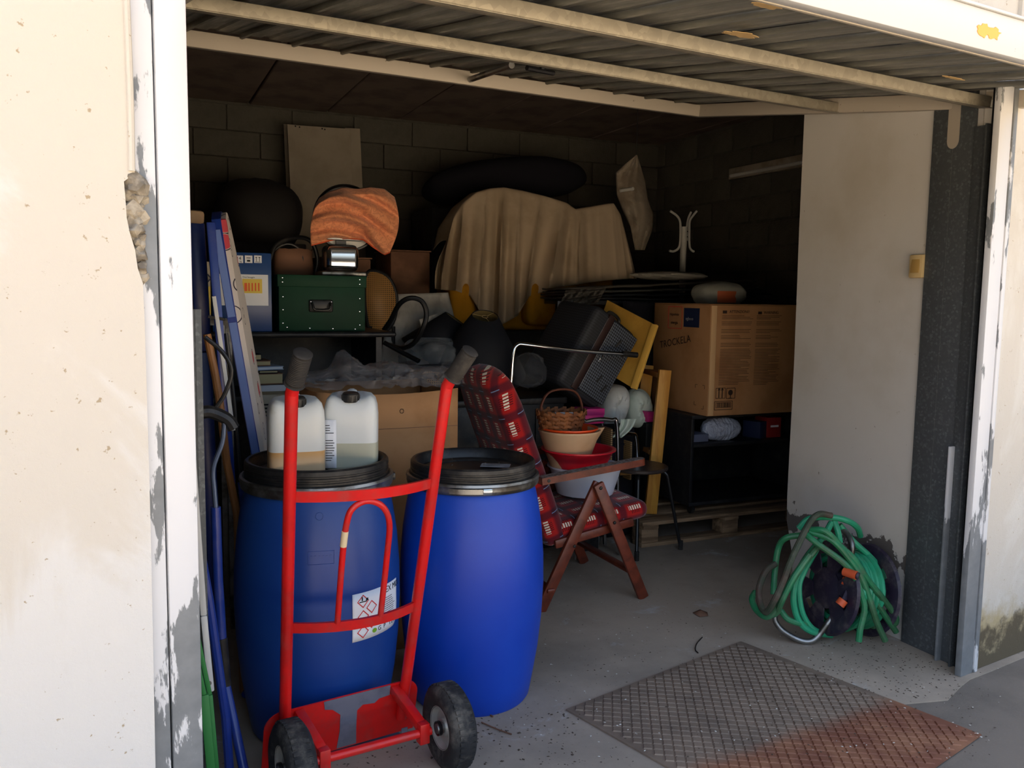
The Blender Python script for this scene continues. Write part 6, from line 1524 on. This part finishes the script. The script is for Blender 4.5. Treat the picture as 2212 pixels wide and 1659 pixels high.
# coat rack
yk = 5.42; cp = PY(1478, 490, yk); ck = thing('coat_rack', 'white metal coat stand with curved hooks at the back right', 'coat rack', (cp.x, yk, 0))
b = B(); b.tube([V((cp.x, yk, .02)), cp], .024, 16); b.build('pole', 'white_metal', ck)
b = B(); b.lathe([(0, .02), (.18, .015), (.19, 0)], 28, Matrix.Translation((cp.x, yk, 0))); b.build('base', 'white_metal', ck)
for i, L in enumerate(([(1448, 456), (1462, 466), (1469, 478), (1470, 500), (1469, 525), (1465, 537), (1455, 543), (1446, 542)], [(1505, 456), (1497, 466), (1490, 478), (1489, 500), (1489, 525), (1491, 537), (1497, 543), (1499, 542)], [(1493, 458), (1487, 472), (1484, 490), (1484, 520)])):
    b = B(); b.tube([PY(a, c, yk - .02 + (.05 if i == 2 else 0)) for a, c in L], .0085, 10, sub=5); b.build('hook', 'white_metal', ck)
for dz in (.035, .075): b = B(); q = V((cp.x + .016, yk - .022, cp.z - dz)); b.lathe([(0, .003), (.005, 0)], 10, M4(q, V((1, 0, 0)), Z, V((0, -1, 0)))); b.build('screw', 'black_metal', ck)
# dark folded tarpaulins on a table behind the big carton
tx0, tx1 = PY(1225, 632, 4.75).x, PY(1600, 600, 5.2).x
tbz = PY(1400, 650, 4.75).z
tb = thing('trestle_table', 'dark trestle table behind the big carton', 'table', ((tx0 + tx1) / 2, 5.05, 0))
b = B(); b.box(((tx0 + tx1) / 2 + .1, 4.99, tbz - .015), (tx1 - tx0 + .1, .52, .028), None, .004); b.build('top', 'black_board', tb)
for x_ in (tx0 + .15, tx1 + .05):
    for y_ in (4.98, 5.2): b = B(); b.box((x_, y_, (tbz - .03) / 2), (.05, .05, tbz - .03)); b.build('leg', 'black_board', tb)
for i in range(4):
    def tf(u, v, i=i):
        x = tx0 + .02 + (tx1 - tx0) * (u * (.98 - .04 * i)); y = 4.76 + .46 * v
        return V((x, y, tbz + .004 + .030 * i * (.62 + .38 * u) + .05 * u * (i / 3) + .006 * wob(u * 9, v * 5, i)))
    b = B(); b.grid(tf, 30, 12); o = single(b, 'folded_tarpaulin', mat('tarp_%d' % i, ((44, 46, 48), (30, 32, 36), (60, 62, 58), (74, 70, 62))[i], .6), ('lowest dark tarpaulin of the folded pile behind the big carton', 'second dark tarpaulin up in the folded pile', 'greenish third tarpaulin in the folded pile', 'topmost greyish tarpaulin of the folded pile')[i], 'tarpaulin', 'folded tarpaulins'); solid(o, .012, 1)
sheetq('crumpled_cloth', 'grey_cloth', 'crumpled off-white cloth at the left end of the folded tarpaulins', 'cloth', ((1222, 628), (1310, 622), (1205, 668), (1290, 656)), 4.74, 4.66, .05, 30, 7)
b = blob(PY(1448, 596, 4.95), .26, .16, .028, lambda u, v: .15 * wobs(u, v, 2.5)); single(b, 'white_cloth', mat('soft_white_cloth', (168, 164, 152), .9), 'flat white cloth bundle lying on the folded tarpaulins', 'cloth')
sk = thing('plastic_sack', 'white sack with an orange print lying on the big carton', 'sack', PY(1550, 650, 4.3))
cs2 = PY(1553, 636, 4.34)
b = blob(cs2, .17, .12, .075, lambda u, v: .10 * wobs(u, v, 2.0)); b.build('bag', mat('pale_sack', (150, 150, 140), .6), sk)
b = B(); b.grid(lambda u, v: V((cs2.x - .10 + .14 * u, cs2.y - .122 - .006 + .05 * abs(u - .5) ** 2, cs2.z - .05 + .07 * v)), 10, 6); b.build('orange_print', mat('faded_orange_print', (190, 96, 60), .6), sk)
sheetq('grey_rag', 'dark_cloth', 'dark rag hanging behind the yellow panel', 'cloth', ((1345, 650), (1420, 655), (1360, 760), (1412, 800)), 4.6, 4.5, .02)
sheetq('pale_sheet', mat('pale_grey_sheet', (150, 150, 150), .8), 'pale grey sheet hanging left of the checked suitcase', 'cloth', ((1205, 650), (1245, 650), (1200, 720), (1212, 720)), 4.7, 4.6, .02)

# ================================================================== LITTER ON THE FLOOR
def litter(name, m, n, size, label, cat, seed, box):
    rnd = random.Random(seed); b = B()
    for i in range(n):
        px, py = rnd.uniform(box[0], box[2]), rnd.uniform(box[1], box[3]); p = PZ(px, py, 0)
        s_ = size * rnd.uniform(.4, 1.3); a = rnd.uniform(0, 6.28); k = rnd.uniform(.3, .8)
        if p.x > 2.8 and p.y > 2.1: continue
        zb_ = .0105 if ((p - V((c0.x, c0.y, 0))).dot(ex) > 0 and (p - V((c0.x, c0.y, 0))).dot(ey_) > 0 and (p - V((c0.x, c0.y, 0))).dot(ey_) < LY) else .0005
        q = [p + V((s_ * math.cos(a + t_) * (1 if j % 2 else k), s_ * math.sin(a + t_) * (1 if j % 2 else k), zb_)) for j, t_ in enumerate((0, 1.5, 3.0, 4.6))]
        tp_ = p + V((0, 0, zb_ + s_ * .35)); vs = b.ring(q); t1_ = b.bm.verts.new(tp_)
        for j in range(4): b.bm.faces.new([vs[j], vs[(j + 1) % 4], t1_])
    o = b.build(name, m, ang=10); o['label'] = label; o['category'] = cat; o['kind'] = 'stuff'
litter('plaster_chips', 'chips', 260, .0045, 'tiny pale plaster chips scattered over the garage floor', 'chips', 3, (1100, 1220, 2180, 1650))
litter('leaf_litter', 'leaf', 420, .0042, 'small dark leaf litter scattered over the threshold', 'litter', 5, (1000, 1330, 2150, 1650))
litter('leaf_litter', 'leaf', 340, .0045, 'dense dark leaf litter at the foot of the right jamb', 'litter', 8, (1750, 1380, 2080, 1510))
litter('wheel_litter', 'leaf', 200, .006, 'dark litter around the hand truck wheels', 'litter', 9, (700, 1540, 1250, 1655))
b = B(); q = [PZ(1496, 1325), PZ(1512, 1318), PZ(1528, 1324), PZ(1530, 1332), PZ(1512, 1334)]; vs = b.ring([p + Z * .003 for p in q]); tt = b.bm.verts.new(PZ(1513, 1326) + Z * .014)
for j in range(5): b.bm.faces.new([vs[j], vs[(j + 1) % 5], tt])
o = single(b, 'dead_leaf', 'brown_card', 'single curled brown leaf lying on the floor before the stool', 'leaf'); solid(o, .001, 0)
b = B(); b.tube([PZ(1517, 1378) + Z * .003, PZ(1505, 1392) + Z * .003, PZ(1502, 1405) + Z * .003, PZ(1508, 1412) + Z * .003], .0022, 6, sub=4); single(b, 'bent_wire', 'black_metal', 'short bent black wire on the floor above the tread plate', 'wire')
b = B(); b.tube([PZ(1040, 1562) + Z * .003, PZ(1075, 1578) + Z * .004, PZ(1105, 1588) + Z * .003], .0022, 6, sub=3); single(b, 'dry_twig', 'brown_card', 'thin dry twig on the floor right of the truck wheel', 'twig')
b = B(); b.tube([PZ(1046, 1538) + Z * .003, PZ(1065, 1550) + Z * .003], .003, 6); single(b, 'dry_twig', 'brown_card', 'short dry twig next to the bright blue drum base', 'twig')
